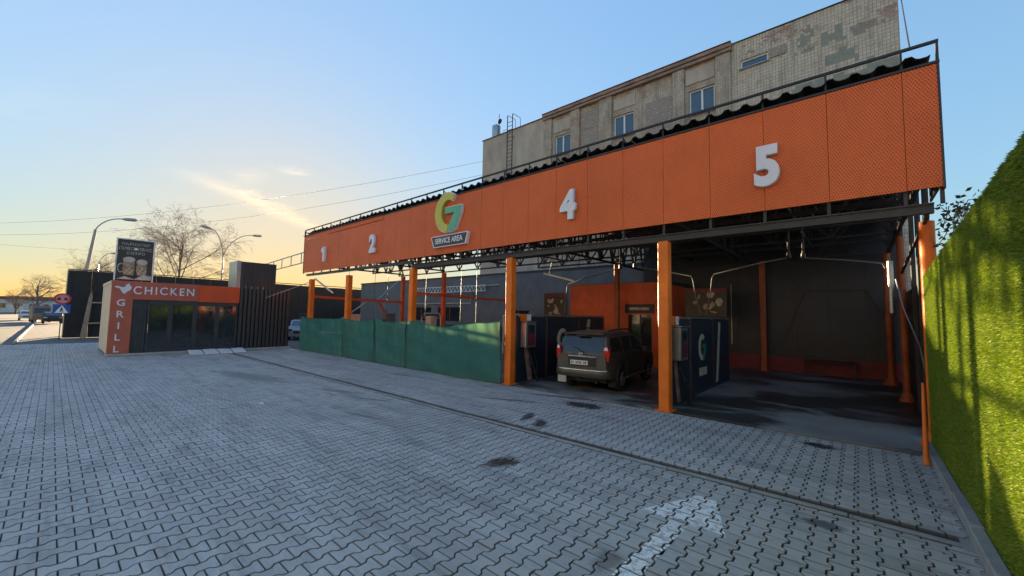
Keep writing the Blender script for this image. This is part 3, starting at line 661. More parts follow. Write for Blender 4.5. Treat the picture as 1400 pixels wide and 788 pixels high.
# ---------------------------------------------------------------- bay partitions, terminals, booms
def partition(X, ya, yb, label, side):
    t = thing('bay_partition', label, 'partition', (X, ya, 0), group='partitions between the wash bays'); L_ = yb-ya
    cuts = [0, L_*.29, L_*.66, L_]
    for i in range(3): MB().cbox(-.03, cuts[i]+.03, .03, .03, cuts[i+1]-.03, 2.06, .006).build('panel', 'navy', t)
    for c in cuts: MB().cbox(-.035, c-.03, .012, .035, c+.03, 2.1, .006).build('post', 'rust', t)
    MB().cbox(-.04, -.02, 2.085, .04, L_+.02, 2.13, .008).build('top_rail', 'galv', t)
    s = .036
    y1_, y2_ = cuts[1], cuts[2]; mid = (y1_+y2_)/2
    G7(t, s, mid-.42, .92, .74, (0, 1, 0), (.006, 0, 0), 'cream_print', 'green_print')
    MB().box(s-.004, mid-.36, .50, s+.004, mid+.36, .72).build('white_strip', 'cream_print', t)
    MB().prism([(.62, .05), (.86, .05), (.60, 1.15), (.30, 1.75), (.42, .95)], (s-.003, 0, 0), (0, 1, 0), (0, 0, 1), (.006, 0, 0)).build('printed_figure', 'pink_print', t)
    MB().prism([(y2_+.22, .15), (y2_+.48, .15), (y2_+.85, 1.98), (y2_+.62, 1.98)], (s-.003, 0, 0), (0, 1, 0), (0, 0, 1), (.006, 0, 0)).build('printed_stripe', 'cream_print', t)
    return t
p45 = partition(-3.40, 9.42, 15.3, 'dark partition with logo right of the parked off-roader', 1)
p34 = partition(-8.02, 9.42, 15.0, 'dark partition with logo left of the parked off-roader, beside the net', 1)
def terminal(X, label, lab2, lab3, lab4):
    t = thing('payment_terminal', label, 'terminal', (X+.045, 9.62, 1.1), group='wash payment terminals')
    MB().cbox(0, 0, 0, .22, .52, .78, .015).build('cabinet', 'galv', t)
    MB().cbox(.221, .10, .08, .232, .44, .70, .004).build('front_plate', 'navy', t)
    MB().cbox(.233, .14, .16, .24, .40, .44, .004).build('keypad', 'red_band', t)
    MB().cbox(.233, .16, .50, .24, .38, .64, .004).build('display', 'glass', t)
    MB().cbox(-.0, -.02, .785, .27, .54, .81, .006).build('hood', 'galv', t)
    for i in range(3): MB().lathe([(0, .018), (.016, .016), (.016, 0)], (.24, .19+i*.08, .12), 8, 'x').build('button', 'tail_red', t)
    s = MB(); s.cbox(X+.04, 9.62, 1.92, X+.06, 10.14, 2.14, .002); o = s.build('price_sheet', 'orange', None, label=lab2, category='notice', group='price sheets above the terminals')
    MB().box(X+.061, 9.92, 1.93, X+.064, 10.13, 2.13).build('white_half', 'white', o)
    MB().tube([(X+.30, 10.2, .03), (X+.16, 10.05, .75), (X+.07, 9.98, 1.05)], [.035, .03, .02], 8).build('wash_lance', 'rubber', None, 50, label=lab3, category='lance', group='pressure wash lances')
    MB().tube([(X+.2, 9.9, .85), (X+.3, 9.75, .62), (X+.34, 9.9, .35), (X+.3, 10.1, .25), (X+.22, 10.3, .45), (X+.12, 10.3, .8), (X+.05, 10.2, 1.1)], .014, 6).build('hose', 'rubber', None, 60, label=lab4, category='hose', group='wash hoses')
terminal(-3.40, 'grey payment terminal on the partition right of the off-roader', 'orange and white price sheet above the right payment terminal', 'black wash lance leaning on the partition right of the off-roader', 'black hose looped below the right payment terminal')
terminal(-8.02, 'grey payment terminal beside the end of the green net', 'orange and white price sheet above the terminal by the net', 'black wash lance leaning on the partition beside the green net', 'black hose looped below the terminal by the green net')
def boom(px0, px1, hz, drop, label, Yb=13.0):
    t = thing('wash_boom', label, 'boom', (px0[0], Yb, px0[1]), group='swinging wash booms'); d = px1[0]-px0[0]; h = px1[1]-px0[1]
    MB().tube([(0, 0, 0), (d*.5, 0, h*.45), (d*.97, 0, h), (d, 0, h-.12)], .02, 8).build('arm', 'grey_wall', t, 50)
    MB().lathe([(.0, .1), (.05, .1), (.06, -.03), (.03, -.06), (0, -.06)], (0, 0, .02), 10).build('pivot', 'dark_clad', t, 40)
    MB().tube([(0, 0, .1), (0, 0, 4.72-px0[1])], .03, 8).build('mounting', 'dark_steel', t)
    if drop: MB().tube([(d, 0, h-.1), (d+drop*.3, .02, h-.6), (d+drop, .05, 2.2-px0[1])], .014, 6).build('hose', 'grey_wall', t, 60)
boom((-6.26, 3.81), (-8.48, 3.32), 0, -.16, 'left thin wash boom above the off-roader')
boom((-5.73, 3.82), (-3.85, 3.42), 0, .2, 'right thin wash boom above the off-roader, behind the column')
boom((-1.37, 3.79), (-3.30, 3.42), 0, -.2, 'wash boom in bay five reaching left to the partition')
boom((-1.05, 3.75), (.53, 3.5), 0, 0, 'wash boom in bay five reaching right to the pipe')
bl = thing('ceiling_lamp', 'slim white strip lamp hanging beside the column at the end of the net', 'lamp', (-8.6, 12.6, 3.55))
MB().cbox(-.6, -.05, 0, .6, .05, .06, .01).build('housing', 'white', bl); MB().tube([(-.4, 0, .06), (-.4, 0, 1.2)], .01, 5).build('hanger', 'galv', bl); bl.rotation_euler = (0, .25, .5)
# low dark trolley at the back of bay five
tr = thing('low_rack', 'low black rail rack against the back wall of bay five', 'rack', (-.85, 18.9, .012))
MB().cbox(-.75, -.25, .55, .75, .25, .60, .01).build('top', 'black', tr)
for i in (-.7, .7):
    for j in (-.2, .2): MB().bar((i, j, 0), (i, j, .55), .04).build('leg', 'black', tr)
# orange bumper post by the turf wall
MB().tube([(.70, 8.55, 0), (.70, 8.62, .1), (.735, 9.0, 1.15)], [.04, .036, .02], 10).build('leaning_post', 'orange', None, 50, label='thin orange post leaning at the foot of the turf wall', category='post')

# ---------------------------------------------------------------- office at the back of bay four
off = thing('wash_office', 'dark orange office front behind the parked off-roader', 'office', (-8.2, 16.9, .012))
def wall_holes(x0, x1, z0, z1, holes, y, rev, mb_=None):
    """wall facing -Y at y with rectangular openings (x0,x1,z0,z1) and reveals rev deep"""
    b = mb_ or MB(); xs = sorted({x0, x1, *[h[0] for h in holes], *[h[1] for h in holes]}); zs = sorted({z0, z1, *[h[2] for h in holes], *[h[3] for h in holes]})
    for i in range(len(xs)-1):
        for j in range(len(zs)-1):
            cx_, cz_ = (xs[i]+xs[i+1])/2, (zs[j]+zs[j+1])/2
            if any(h[0] < cx_ < h[1] and h[2] < cz_ < h[3] for h in holes): continue
            b.add([(xs[i],y,zs[j]),(xs[i+1],y,zs[j]),(xs[i+1],y,zs[j+1]),(xs[i],y,zs[j+1])], [(0,1,2,3)])
    for a, c, d, e in holes:
        b.add([(a,y,d),(c,y,d),(c,y,e),(a,y,e),(a,y+rev,d),(c,y+rev,d),(c,y+rev,e),(a,y+rev,e)], [(0,4,5,1),(1,5,6,2),(2,6,7,3),(3,7,4,0)])
    return b
wall_holes(-2.6, 2.35, 0, 3.6, [(.42, 1.5, 0, 2.2)], 0, .2).build('wall', 'orange_red', off)
MB().box(-2.6, .01, 3.45, 2.35, 2.6, 3.62).build('roof', 'dark_clad', off)
MB().box(2.33, .01, 0, 2.37, 2.6, 3.45).build('wall', 'orange_red', off); MB().box(-2.62, .01, 0, -2.58, 2.6, 3.45).build('wall', 'orange_red', off)
d_ = MB().box(.42, .13, 0, 1.5, .17, 2.2).build('door', 'glass', off)
for a in (.42, .92, 1.44): MB().cbox(a, .10, 0, a+.06, .19, 2.2, .005).build('frame', 'black', d_)
MB().cbox(.3, -.05, 2.27, 1.62, 0-.002, 2.66, .01).build('name_panel', 'black', off)
MB().box(.5, -.055, 2.40, 1.42, -.051, 2.52).build('lettering_strip', 'poster_grey', off)
MB().cbox(1.72, -.02, 1.95, 2.12, -.003, 2.28, .003).build('notice', 'white', off)
MB().box(-2.3, -.03, 2.05, -1.0, -.004, 2.09).build('ledge', 'dark_steel', off)
MB().cbox(-1.15, -.08, 1.2, -.75, -.004, 2.0, .01).build('board', 'timber', off)
def poster(x0, x1, z0, z1, y, label, seed):
    t = thing('picture_board', label, 'poster', ((x0+x1)/2, y, (z0+z1)/2), group='picture boards at the back of the bays'); w, h = (x1-x0)/2, (z1-z0)/2
    MB().cbox(-w, -.03, -h, w, .03, h, .005).build('board', 'poster_dark', t); q = random.Random(seed)
    for k in range(16):
        a, c = q.uniform(-.78, .78)*w, q.uniform(-.8, .6)*h; e = ellipse(0, 0, q.uniform(.05, .22)*w, q.uniform(.08, .3)*h, 0, 2*math.pi, 9)[:-1]; rt = q.uniform(0, 3)
        pl_ = [(max(-w*.97, min(w*.97, a+x*math.cos(rt)-y_*math.sin(rt))), max(-h*.97, min(h*.97, c+(x*math.sin(rt)+y_*math.cos(rt))*q.uniform(.7, 1.2)))) for x, y_ in e]
        MB().prism(pl_, (0, -.031-.0006*k, 0), (1, 0, 0), (0, 0, 1), (0, -.002, 0)).build('printed_shape', q.choice(['poster_grey', 'poster_dark', 'leaf', 'beer']), t)
    MB().box(-w*.95, -.047, h*.72, w*.95, -.044, h*.92).build('printed_band', 'red_band', t)
    for s_ in (-1, 1): MB().cbox(s_*w-.04, -.02, -z0-(z1-z0)/2+.012, s_*w+.04, .028, -h, .005).build('post', 'dark_steel', t)
poster(-12.3, -10.9, 2.0, 3.25, 16.75, 'dark printed picture board left of the orange office', 1)
poster(-5.25, -3.75, 2.15, 3.3, 16.75, 'dark printed picture board right of the orange office', 2)

# ---------------------------------------------------------------- green turf wall on the right with kerb
turf = thing('turf_wall', 'tall wall covered in bright green artificial turf beside the bays', 'wall', (.88, 5, 0))
ztop = lambda y: 3.36-.085*(y-4.15)
YA, YB = -1.0, 9.72
b = MB(); b.add([(0,YA-5,0),(0,YB-5,0),(0,YB-5,ztop(YB)),(0,YA-5,ztop(YA)),(.12,YA-5,0),(.12,YB-5,0),(.12,YB-5,ztop(YB)),(.12,YA-5,ztop(YA))], [(0,3,2,1),(4,5,6,7),(3,7,6,2),(1,2,6,5),(0,4,7,3),(0,1,5,4)]); b.build('backing', 'turf_back', turf)
def blades(n, ya, yb):
    y = rng.uniform(ya, yb, n); z = rng.uniform(.02, 1, n)*(3.36-.085*(y-4.15)); l = rng.uniform(.022, .042, n); w = rng.uniform(.003, .006, n)*1.6
    a = rng.uniform(0, 2*np.pi, n); base = np.c_[np.zeros(n), y-5, z]; wv = np.c_[np.zeros(n), np.cos(a), np.sin(a)]*w[:, None]
    d = np.c_[-np.abs(rng.normal(1, .25, n)), rng.normal(0, .55, n), rng.normal(-.35, .5, n)]; d /= np.linalg.norm(d, axis=1)[:, None]
    V = np.stack([base-wv, base+wv, base+d*l[:, None]], 1).reshape(-1, 3); return V
V = np.concatenate([blades(210000, 3.2, YB), blades(20000, YA, 3.2)])
link('grass_blades', npmesh('grass_blades', V, np.arange(len(V)).reshape(-1, 3), 'blade'), turf, kind='stuff')
MB().box(.68, YA, -.029, .757, 9.16, -.007).build('mortar_strip', 'concrete', kind='structure')
kb2 = MB().box(.76, YA, -.04, .88, 9.7, -.015).build('kerb', 'joint', kind='structure', label='pale concrete kerb along the foot of the turf wall'); y = YA; first = None
while y < 9.6:
    L_ = min(1.0, 9.7-y)
    if first is None: first = MB().cbox(.755, .006, -.03, .862, .994, .13, .012).build('kerb_stone', 'concrete', kb2); o = first
    else: o = link('kerb_stone', first.data, kb2); o.scale = (1, L_, 1)
    o.location = (random.uniform(-.006, .006), y, random.uniform(-.008, .006)); y += 1.0
# climbing plant on the corner post
ivy = thing('climbing_plant', 'dark straggly climber hanging around the top of the right corner column', 'plant', (.98, 9.72, 0)); st = MB(); V, Fq = [], []
for s_ in range(8):
    p = Vector((random.uniform(.10, .3), random.uniform(-.2, .2), 2.7)); pts = [p.copy()]
    for k in range(9): p = p+Vector((random.uniform(-.07, .10), random.uniform(-.12, .08), random.uniform(.10, .19))); pts.append(p.copy())
    st.tube(pts, .007, 4)
    for q in pts:
        for k in range(7):
            c = q+Vector([random.gauss(0, .06) for _ in range(3)]); a = Vector([random.gauss(0, 1) for _ in range(3)]).normalized(); b_ = a.cross(Vector([random.gauss(0, 1) for _ in range(3)])).normalized(); s2 = random.uniform(.025, .055); n = len(V)
            V += [c-a*s2, c+b_*s2*.6, c+a*s2, c-b_*s2*.6]; Fq.append((n, n+1, n+2, n+3))
st.tube([(.05, 0, 0), (.1, .05, 1.4), (.05, 0, 2.7)], .02, 6)
st.build('stem', 'twig', ivy); MB().add(V, Fq).build('foliage', 'leaf', ivy, kind='stuff')

# ================================================================== OLD INDUSTRIAL BUILDING BEHIND
YB_ = 22.0
old = thing('old_factory', 'tall old industrial building with flaking tiled wall behind the canopy', 'building', (-10, YB_, 0))
def loc(x): return x+10
WZ = (13.0, 14.4)
wins = [(-15.40, -14.18, *WZ), (-11.03, -9.72, *WZ), (-6.58, -5.30, *WZ), (-4.10, -2.90, 14.66, 15.12)]
low = [(x, x+1.3, z, z+1.5) for x in (-15.4, -11.03, -6.58, -2.5) for z in (8.6,)]
ZT = 16.12
wall_holes(loc(-16.3), loc(1.65), 0, ZT, [(loc(a), loc(b), c, d) for a, b, c, d in wins], 0, .22).build('wall', 'tile_wall', old)
MB().add([(loc(-22.5),.02,0),(loc(-16.3),.02,0),(loc(-16.3),.02,ZT-.05),(loc(-22.5),.02,ZT-.05)], [(0,1,2,3)]).build('wall', 'plaster', old)
MB().add([(loc(-22.5),.02,0),(loc(-22.5),14,0),(loc(-22.5),14,ZT-.05),(loc(-22.5),.02,ZT-.05)], [(3,2,1,0)]).build('side_wall', 'plaster', old)
MB().add([(loc(1.65),0,0),(loc(1.65),14,0),(loc(1.65),14,ZT),(loc(1.65),0,ZT)], [(0,1,2,3)]).build('side_wall', 'tile_wall', old)
MB().box(loc(-22.45), .05, ZT-.2, loc(1.6), 14, ZT-.1).build('roof', 'black', old)
for a, b in ((-16.3, -15.64), (-14.08, -13.40), (-11.95, -11.10), (-7.42, -6.80), (-5.22, -4.52)):
    MB().cbox(loc(a), -.16, 0, loc(b), -.002, ZT-.38, .02).build('pilaster', 'tile_wall', old)
MB().cbox(loc(-16.35), -.24, ZT-.38, loc(-4.45), -.003, ZT-.20, .02).build('cornice', 'parapet', old)
MB().cbox(loc(-16.35), -.30, ZT-.18, loc(-4.45), -.003, ZT+.02, .02).build('cornice', 'parapet', old)
MB().cbox(loc(-16.35), -.34, ZT+.03, loc(-4.45), .3, ZT+.07, .01).build('coping', 'rust', old)
MB().cbox(loc(-4.44), -.06, ZT+.002, loc(1.70), .3, ZT+.05, .01).build('coping', 'dark_steel', old)
MB().cbox(loc(-22.56), -.06, ZT-.05, loc(-16.37), .3, ZT+.0, .01).build('coping', 'rust', old)
for a, b, c, d in ((-13.38, -11.97, 11.2, 14.1), (-9.0, -7.44, 11.2, 14.55), (-13.38, -11.97, 14.2, 15.4)):
    MB().cbox(loc(a), -.035, c, loc(b), -.004, d, .01).build('brick_panel', 'brick_patch', old)
for a, b, c, d in ((-6.75, -5.25, 14.75, 15.6), (-11.0, -9.6, 14.75, 15.5), (-15.5, -14.1, 14.65, 15.5)):
    MB().cbox(loc(a), -.045, c, loc(b), -.005, d, .015).build('render_panel', 'plaster', old)
MB().cbox(loc(-2.86), -.04, 14.7, loc(-2.15), -.004, 15.16, .01).build('brick_panel', 'brick_patch', old)
for a, b, c, d in wins:
    w = MB().box(loc(a)+.05, .16, c+.05, loc(b)-.05, .165, d-.05).build('window', 'pane_blue', old)
    for q in ((a, a+.07, c, d), (b-.07, b, c, d), (a+.07, b-.07, c, c+.07), (a+.07, b-.07, d-.07, d)): MB().cbox(loc(q[0]), .10, q[2], loc(q[1]), .19, q[3], .008).build('frame', 'white', w)
    if d-c > 1: MB().cbox(loc((a+b)/2)-.05, .095, c+.071, loc((a+b)/2)+.05, .19, d-.071, .008).build('mullion', 'white', w)
    MB().cbox(loc(a)-.06, -.10, c-.06, loc(b)+.06, .1, c-.005, .01).build('sill', 'galv', w)
lad = thing('roof_ladder', 'rusty steel ladder fixed to the plain left part of the old wall', 'ladder', (-19.35, YB_-.28, 8))
for s_ in (-.25, .25):
    MB().bar((s_, 0, 0), (s_, 0, 9.15), .05).build('rail', 'dark_steel', lad)
    MB().tube([(s_, 0, 9.1), (s_, .05, 9.2), (s_, .9, 9.2), (s_, .95, 8.2)], .022, 6).build('handrail', 'dark_steel', lad)
for i in range(29): MB().bar((-.25, 0, .2+i*.3), (.25, 0, .2+i*.3), .03).build('rung', 'dark_steel', lad)
for z in (2, 4.5, 7.4):
    MB().bar((.25, 0, z), (.25, .28, z), .03).build('bracket', 'dark_steel', lad)
ant = thing('antenna_mast', 'grey antenna box with dish and rods on the old roof corner', 'antenna', (-21.4, YB_+.5, ZT))
MB().cbox(-.35, -.25, -.05, .15, .25, 1.15, .03).build('cabinet', 'galv', ant); MB().tube([(.2, 0, 0), (.2, 0, 2.0)], .025, 6).build('mast', 'dark_steel', ant)
MB().lathe([(0, .10), (.12, .08), (.22, 0)], (.32, -.05, 1.35), 14, 'y').build('dish', 'dark_steel', ant, 40); MB().tube([(.7, 0, 0), (.7, 0, .5), (1.1, 0, .5), (1.1, 0, 0)], .025, 6).build('pipe', 'galv', ant)

# ---------------------------------------------------------------- grey annex seen through the bays
an = thing('grey_annex', 'low grey annex with dark strip windows behind the open bays', 'building', (-20, 19.9, 0))
AZ = 4.85
awin = [(-8.6, -5.8, 1.55, 2.6), (-5.0, -2.2, 1.55, 2.6), (2.3, 4.2, 1.2, 2.4)]
wall_holes(-17, 11.7, 0, AZ, awin, 0, .15).build('wall', 'grey_wall', an)
MB().add([(-17,0,0),(-17,12,0),(-17,12,AZ),(-17,0,AZ)], [(3,2,1,0)]).build('side_wall', 'grey_wall', an)
MB().box(-17.05, -.06, AZ, 11.7, 1.9, AZ+.09).build('roof', 'dark_steel', an)
for a, b, c, d in awin:
    w = MB().box(a, .1, c, b, .12, d).build('window', 'glass', an)
    for q in ((a, a+.08), (b-.08, b), ((a+b)/2-.04, (a+b)/2+.04)): MB().cbox(q[0], .04, c, q[1], .13, d, .01).build('frame', 'rust', w)
MB().tube([(-8.4, -.05, 2.9), (-1.2, -.05, 2.9), (-1.2, -.05, 4.1), (1.6, -.05, 4.15)], .035, 6).build('conduit', 'cream', an)
for i in range(27): MB().box(-16.9+i*1.05, -.02, .3, -15.87+i*1.05, -.001, 1.3).build('wall_panel', 'dark_clad', an)
lt = MB()
for i in range(22):
    x = -8.3+i*.4; lt.bar((x, -.25, 3.75), (x+.2, -.25, 4.15), .03); lt.bar((x+.2, -.25, 4.15), (x+.4, -.25, 3.75), .03)
lt.bar((-8.3, -.25, 3.75), (.5, -.25, 3.75), .05); lt.bar((-8.3, -.25, 4.15), (.5, -.25, 4.15), .05)
lt.build('lattice_girder', 'white', an)
gf = thing('goal_frame', 'white tubular frame standing behind the net near the dark posts', 'frame', (-14.4, 16.6, .012))
MB().tube([(-.6, 0, 0), (-.6, 0, 2.05), (.55, 0, 2.15), (.55, 0, 0)], .04, 8).build('tube_frame', 'white', gf)
MB().tube([(0, .02, 0), (.05, .02, 3.5)], .05, 8).build('pole', 'rust', gf)

# ---------------------------------------------------------------- long black wall at the end of the yard
XW = -41.2
bwall = thing('black_wall', 'long tall black metal fence wall beyond the snack kiosk', 'wall', (XW, .6, 0))
for i in range(31):
    y0_ = i*1.15
    MB().cbox(-.06, y0_+.005, 0, .0, y0_+1.145, 4.68-.006*i+random.uniform(-.015, .015), .01).build('sheet', 'black_wall', bwall)
    MB().cbox(.001, y0_+.2, 0, .02, y0_+.26, 4.6, .004).build('rib', 'black_wall', bwall)
MB().cbox(-.09, -.02, 4.70, .05, 35.6, 4.76, .01).build('capping', 'dark_steel', bwall)
MB().cbox(-1.6, -.03, 0, -.062, .02, 4.68, .01).build('return_sheet', 'galv', bwall)
pk = thing('leaning_plank', 'weathered pale plank with two rails standing against the black wall', 'plank', (XW+.35, 1.55, 0))
MB().add([(0,-.16,0),(.06,-.16,0),(.06,.14,0),(0,.14,0),(0,.12,2.9),(.06,.12,2.9),(.06,.30,2.9),(0,.30,2.9),(0,.22,3.3),(.06,.22,3.3)], [(0,3,2,1),(0,1,5,4),(1,2,6,5),(2,3,7,6),(3,0,4,7),(4,5,9,8),(5,6,9),(6,7,8,9),(7,4,8)]).build('board', 'timber', pk)
for z in (1.0, 2.45): MB().bar((.0, .1, z), (0, 1.0, z+.02), .05, .09).build('rail', 'timber', pk)
# cables & bits stored behind the net
def crate(x, y, w, d, h, mat, label, cat, name):
    t = thing(name, label, cat, (x, y, -.018 if x < -23.2 else .012)); MB().cbox(-w/2, -d/2, 0, w/2, d/2, h, .02).build('body', mat, t)
    MB().cbox(-w/2-.02, -d/2-.02, h, w/2+.02, d/2+.02, h+.05, .01).build('lid', mat, t); MB().cbox(-w*.3, -d/2-.012, h*.55, w*.3, -d/2-.001, h*.85, .004).build('plate', 'dark_steel', t)
crate(-24.2, 12.5, .7, .7, 1.95, 'cream', 'pale cabinet showing above the net beside the second bay', 'cabinet', 'tool_cabinet')
crate(-22.9+1.4, 13.4, .6, .6, 2.0, 'grey_wall', 'grey cabinet showing above the net beside the second column', 'cabinet', 'tool_cabinet')
crate(-19.6, 15.6, .9, .6, 2.05, 'dark_clad', 'dark cabinet behind the middle of the net', 'cabinet', 'tool_cabinet')
cg = thing('wire_trolley', 'wire trolley frame showing above the net in the second bay', 'trolley', (-18.2, 14.0, .012))
MB().tube([(-.8, 0, 0), (-.8, 0, 1.9), (-.6, 0, 2.1), (.8, 0, 2.1), (.9, 0, 1.8), (.9, 0, 0)], .03, 6).build('tube_frame', 'galv', cg)
for z in (.5, 1.2, 1.85): MB().bar((-.8, 0, z), (.9, 0, z), .03).build('rail', 'galv', cg)
MB().cbox(-.2, -.2, .3, .3, .2, 1.95, .02).build('box', 'cream', cg)

# ================================================================== CHICKEN KIOSK
KL = Vector((-24.65, 1.66, 0)); KA = R(90)
kio = thing('snack_kiosk', 'small brick-red and black grill kiosk with glazed front', 'kiosk', KL, KA)
KD = 4.4; KH = 3.32
b = MB(); b.box(.03, .14, .02, 7.3, KD, .16); b.build('floor', 'dark_clad', kio)
MB().cbox(-.05, -.35, -.0, 7.36, .10, .10, .02).build('plinth', 'concrete', kio)
MB().cbox(0, 0, .10, .72, .12, KH, .008).build('front_panel', 'kiosk_pink', kio)
MB().cbox(.722, .0, 2.50, 3.07, .12, KH-.002, .008).build('front_panel', 'kiosk_pink', kio)
MB().cbox(3.073, .002, 2.47, 4.80, .12, KH-.02, .008).build('front_panel', 'kiosk_orange', kio)
for i in range(7): MB().cbox(.735+i*.067, .04+(.02 if i % 2 else 0), .1, .735+(i+1)*.067-.004, .13, 2.49, .004).build('slat', 'dark_clad', kio)
MB().box(1.2, .07, 2.36, 4.8, .13, 2.49).build('lintel', 'dark_clad', kio)
pn = [(1.22, 2.05), (2.05, 2.98), (2.98, 3.88), (3.88, 4.78)]
for i, (a, c) in enumerate(pn):
    w = MB().box(a+.1, .10, .26, c-.08, .112, 2.3).build('pane', 'glass', kio)
    for q in ((a, a+.10, .1, 2.36), (c-.08, c, .1, 2.36), (a+.10, c-.08, .1, .26), (a+.10, c-.08, 2.28, 2.36)): MB().cbox(q[0]+.002, .05, q[2], q[1]-.002, .13, q[3], .006).build('frame', 'dark_clad', w)
    if i == 0: MB().tube([(a+.06, .0, 1.0), (a+.06, .0, 1.4)], .015, 6).build('handle', 'chrome', w)
# left side cream wall in sheets, back, right, roof
for i in range(4): MB().cbox(-.002, .125+i*1.06, .1, .04, .125+(i+1)*1.06-.006, KH-.16, .006).build('side_sheet', 'cream', kio)
MB().cbox(-.02, .12, KH-.155, .045, KD, KH-.002, .006).build('side_trim', 'cream', kio)
MB().box(.05, KD-.05, .1, 7.3, KD, KH-.1).build('back_wall', 'dark_clad', kio); MB().box(.05, .13, KH-.14, 7.28, KD-.06, KH-.06).build('roof', 'dark_clad', kio)
MB().box(7.26, .08, .05, 7.32, KD-.06, KH-.15).build('side_wall', 'dark_clad', kio)
MB().box(4.82, .09, .10, 7.25, .13, KH-.1).build('backing', 'black', kio)
for i in range(13): MB().cbox(4.83+i*.191, -.03, .12, 4.83+i*.191+.115, .085, KH-.06+.015*(i % 2), .008).build('batten', 'dark_clad', kio)
bx = MB().cbox(5.12, 1.2, KH-.05, 6.88, 2.7, 4.82, .01).build('roof_box', 'dark_clad', kio)
MB().cbox(4.90, 1.22, KH-.05, 5.112, 2.68, 4.84, .008).build('box_end', 'galv', bx)
for i in range(9): MB().cbox(5.14+i*.19, 1.175, KH-.03, 5.14+i*.19+.11, 1.199, 4.80, .005).build('rib', 'dark_clad', bx)
for i in range(4): MB().tube([(5.05+i*.28, -.0, KH-.06), (5.05+i*.28, -.0, KH+.06)], .012, 5).build('cable_stub', 'galv', kio)
text('lettering', 'CHICKEN', .50, 'letter', kio, (1.80, -.012, 2.905), ext=.012, off=.004, sx=.86, space=1.28)
for i, ch in enumerate('GRILL'): text('lettering', ch, .40, 'letter', kio, (.335-.012*i, -.012, 2.33-.51*i), ext=.012, off=.006)
em = [(0,.30),(.06,.27),(.13,.26),(.19,.22),(.22,.14),(.27,.05),(.35,.0),(.38,.05),(.44,.12),(.51,.16),(.55,.24),(.55,.36),(.50,.36),(.47,.50),(.43,.41),(.39,.45),(.36,.34),(.30,.29),(.24,.30),(.19,.31),(.12,.34),(.05,.33)]
MB().prism([(x+.08, y+2.74) for x, y in em], (0, -.002, 0), (1, 0, 0), (0, 0, 1), (0, -.015, 0)).build('rooster_emblem', 'letter', kio)
# drinks billboard on the kiosk roof
bb = thing('drinks_billboard', 'dark drinks billboard with beer mugs standing on the kiosk roof', 'billboard', KL+Matrix.Rotation(KA, 3, 'Z') @ Vector((.12, .55, KH)), KA)
MB().cbox(0, 0, .08, 1.22, .06, 1.92, .01).build('panel', 'poster_dark', bb)
for a in (-.05, 1.23): MB().cbox(a, -.02, -.1, a+.045, .07, 1.97, .006).build('frame', 'white', bb)
MB().cbox(-.005, -.02, 1.925, 1.225, .07, 1.97, .006).build('frame', 'white', bb)
for a in (.15, 1.0): MB().bar((a, .06, 1.5), (a, 1.1, -.1), .04).build('stay', 'galv', bb)
for s_, z, w in (('НА', 1.72, .165), ('РОЗЛИВ', 1.72, .165), ('СИТРО', 1.30, .17)): text('lettering', s_, w, 'poster_grey', bb, ({'НА': .24, 'РОЗЛИВ': .74}.get(s_, .62), -.008, z), ext=.004, off=.004, space=1.1)
text('lettering', 'ПИВО', .185, 'poster_grey', bb, (.30, -.008, 1.51), ext=.004, off=.004); text('lettering', 'КВАС', .185, 'poster_grey', bb, (.92, -.008, 1.51), ext=.004, off=.004)
MB().lathe([(0, 0), (.06, .002), (.065, .008)], (.61, -.012, 1.52), 12, 'y').build('bottle_cap', 'white', bb)
for k, (a, c, z) in enumerate(((.22, .60, 1.14), (.68, 1.02, 1.06))):
    mug = MB().prism([(a+.03, .30), (a-.01, .5), (a, z-.2), (c, z-.2), (c+.01, .5), (c-.03, .30)], (0, -.003, 0), (1, 0, 0), (0, 0, 1), (0, -.004, 0)).build('printed_mug', 'beer', bb)
    MB().prism(ellipse((a+c)/2, z-.13, (c-a)/2+.02, .13, 0, 2*math.pi, 18)[:-1], (0, -.005, 0), (1, 0, 0), (0, 0, 1), (0, -.005, 0)).build('printed_foam', 'foam', mug)
    for j in range(5): MB().prism(ellipse(a+.07+.06*j, .42+.09*(j % 3), .035, .05, 0, 2*math.pi, 8)[:-1], (0, -.0085, 0), (1, 0, 0), (0, 0, 1), (0, -.002, 0)).build('printed_dimple', 'foam', mug)
MB().prism(ellipse(.16, .62, .13, .22, R(40), R(320), 14)+ellipse(.16, .62, .09, .17, R(320), R(40), 14), (0, -.003, 0), (1, 0, 0), (0, 0, 1), (0, -.004, 0)).build('printed_handle', 'poster_grey', bb)
MB().prism([(.02,.1),(.3,.24),(.62,.12),(.9,.34),(1.2,.30),(1.2,.1)], (0, -.0055, 0), (1, 0, 0), (0, 0, 1), (0, -.004, 0)).build('printed_foam', 'foam', bb)
# white slabs laid as a ramp before the glazing
for i, (lab) in enumerate(('leftmost of four pale slabs lying before the kiosk door', 'second from left of four pale slabs before the kiosk', 'third from left of four pale slabs before the kiosk', 'rightmost of four pale slabs before the kiosk glazing')):
    o = MB().cbox(-.26, -.42, 0, .26, .42, .05, .01).build('ramp_slab', 'white', None, label=lab, category='slab', group='pale slabs before the kiosk')
    o.location = KL+Matrix.Rotation(KA, 3, 'Z') @ Vector((2.95+i*.58, -.80+.02*(i % 2), .045+.008*(i % 2))); o.rotation_euler = (R(9), R(1.5*(-1)**i), KA+R(random.uniform(-4, 4)))
for a in (6.4, 7.0): pass

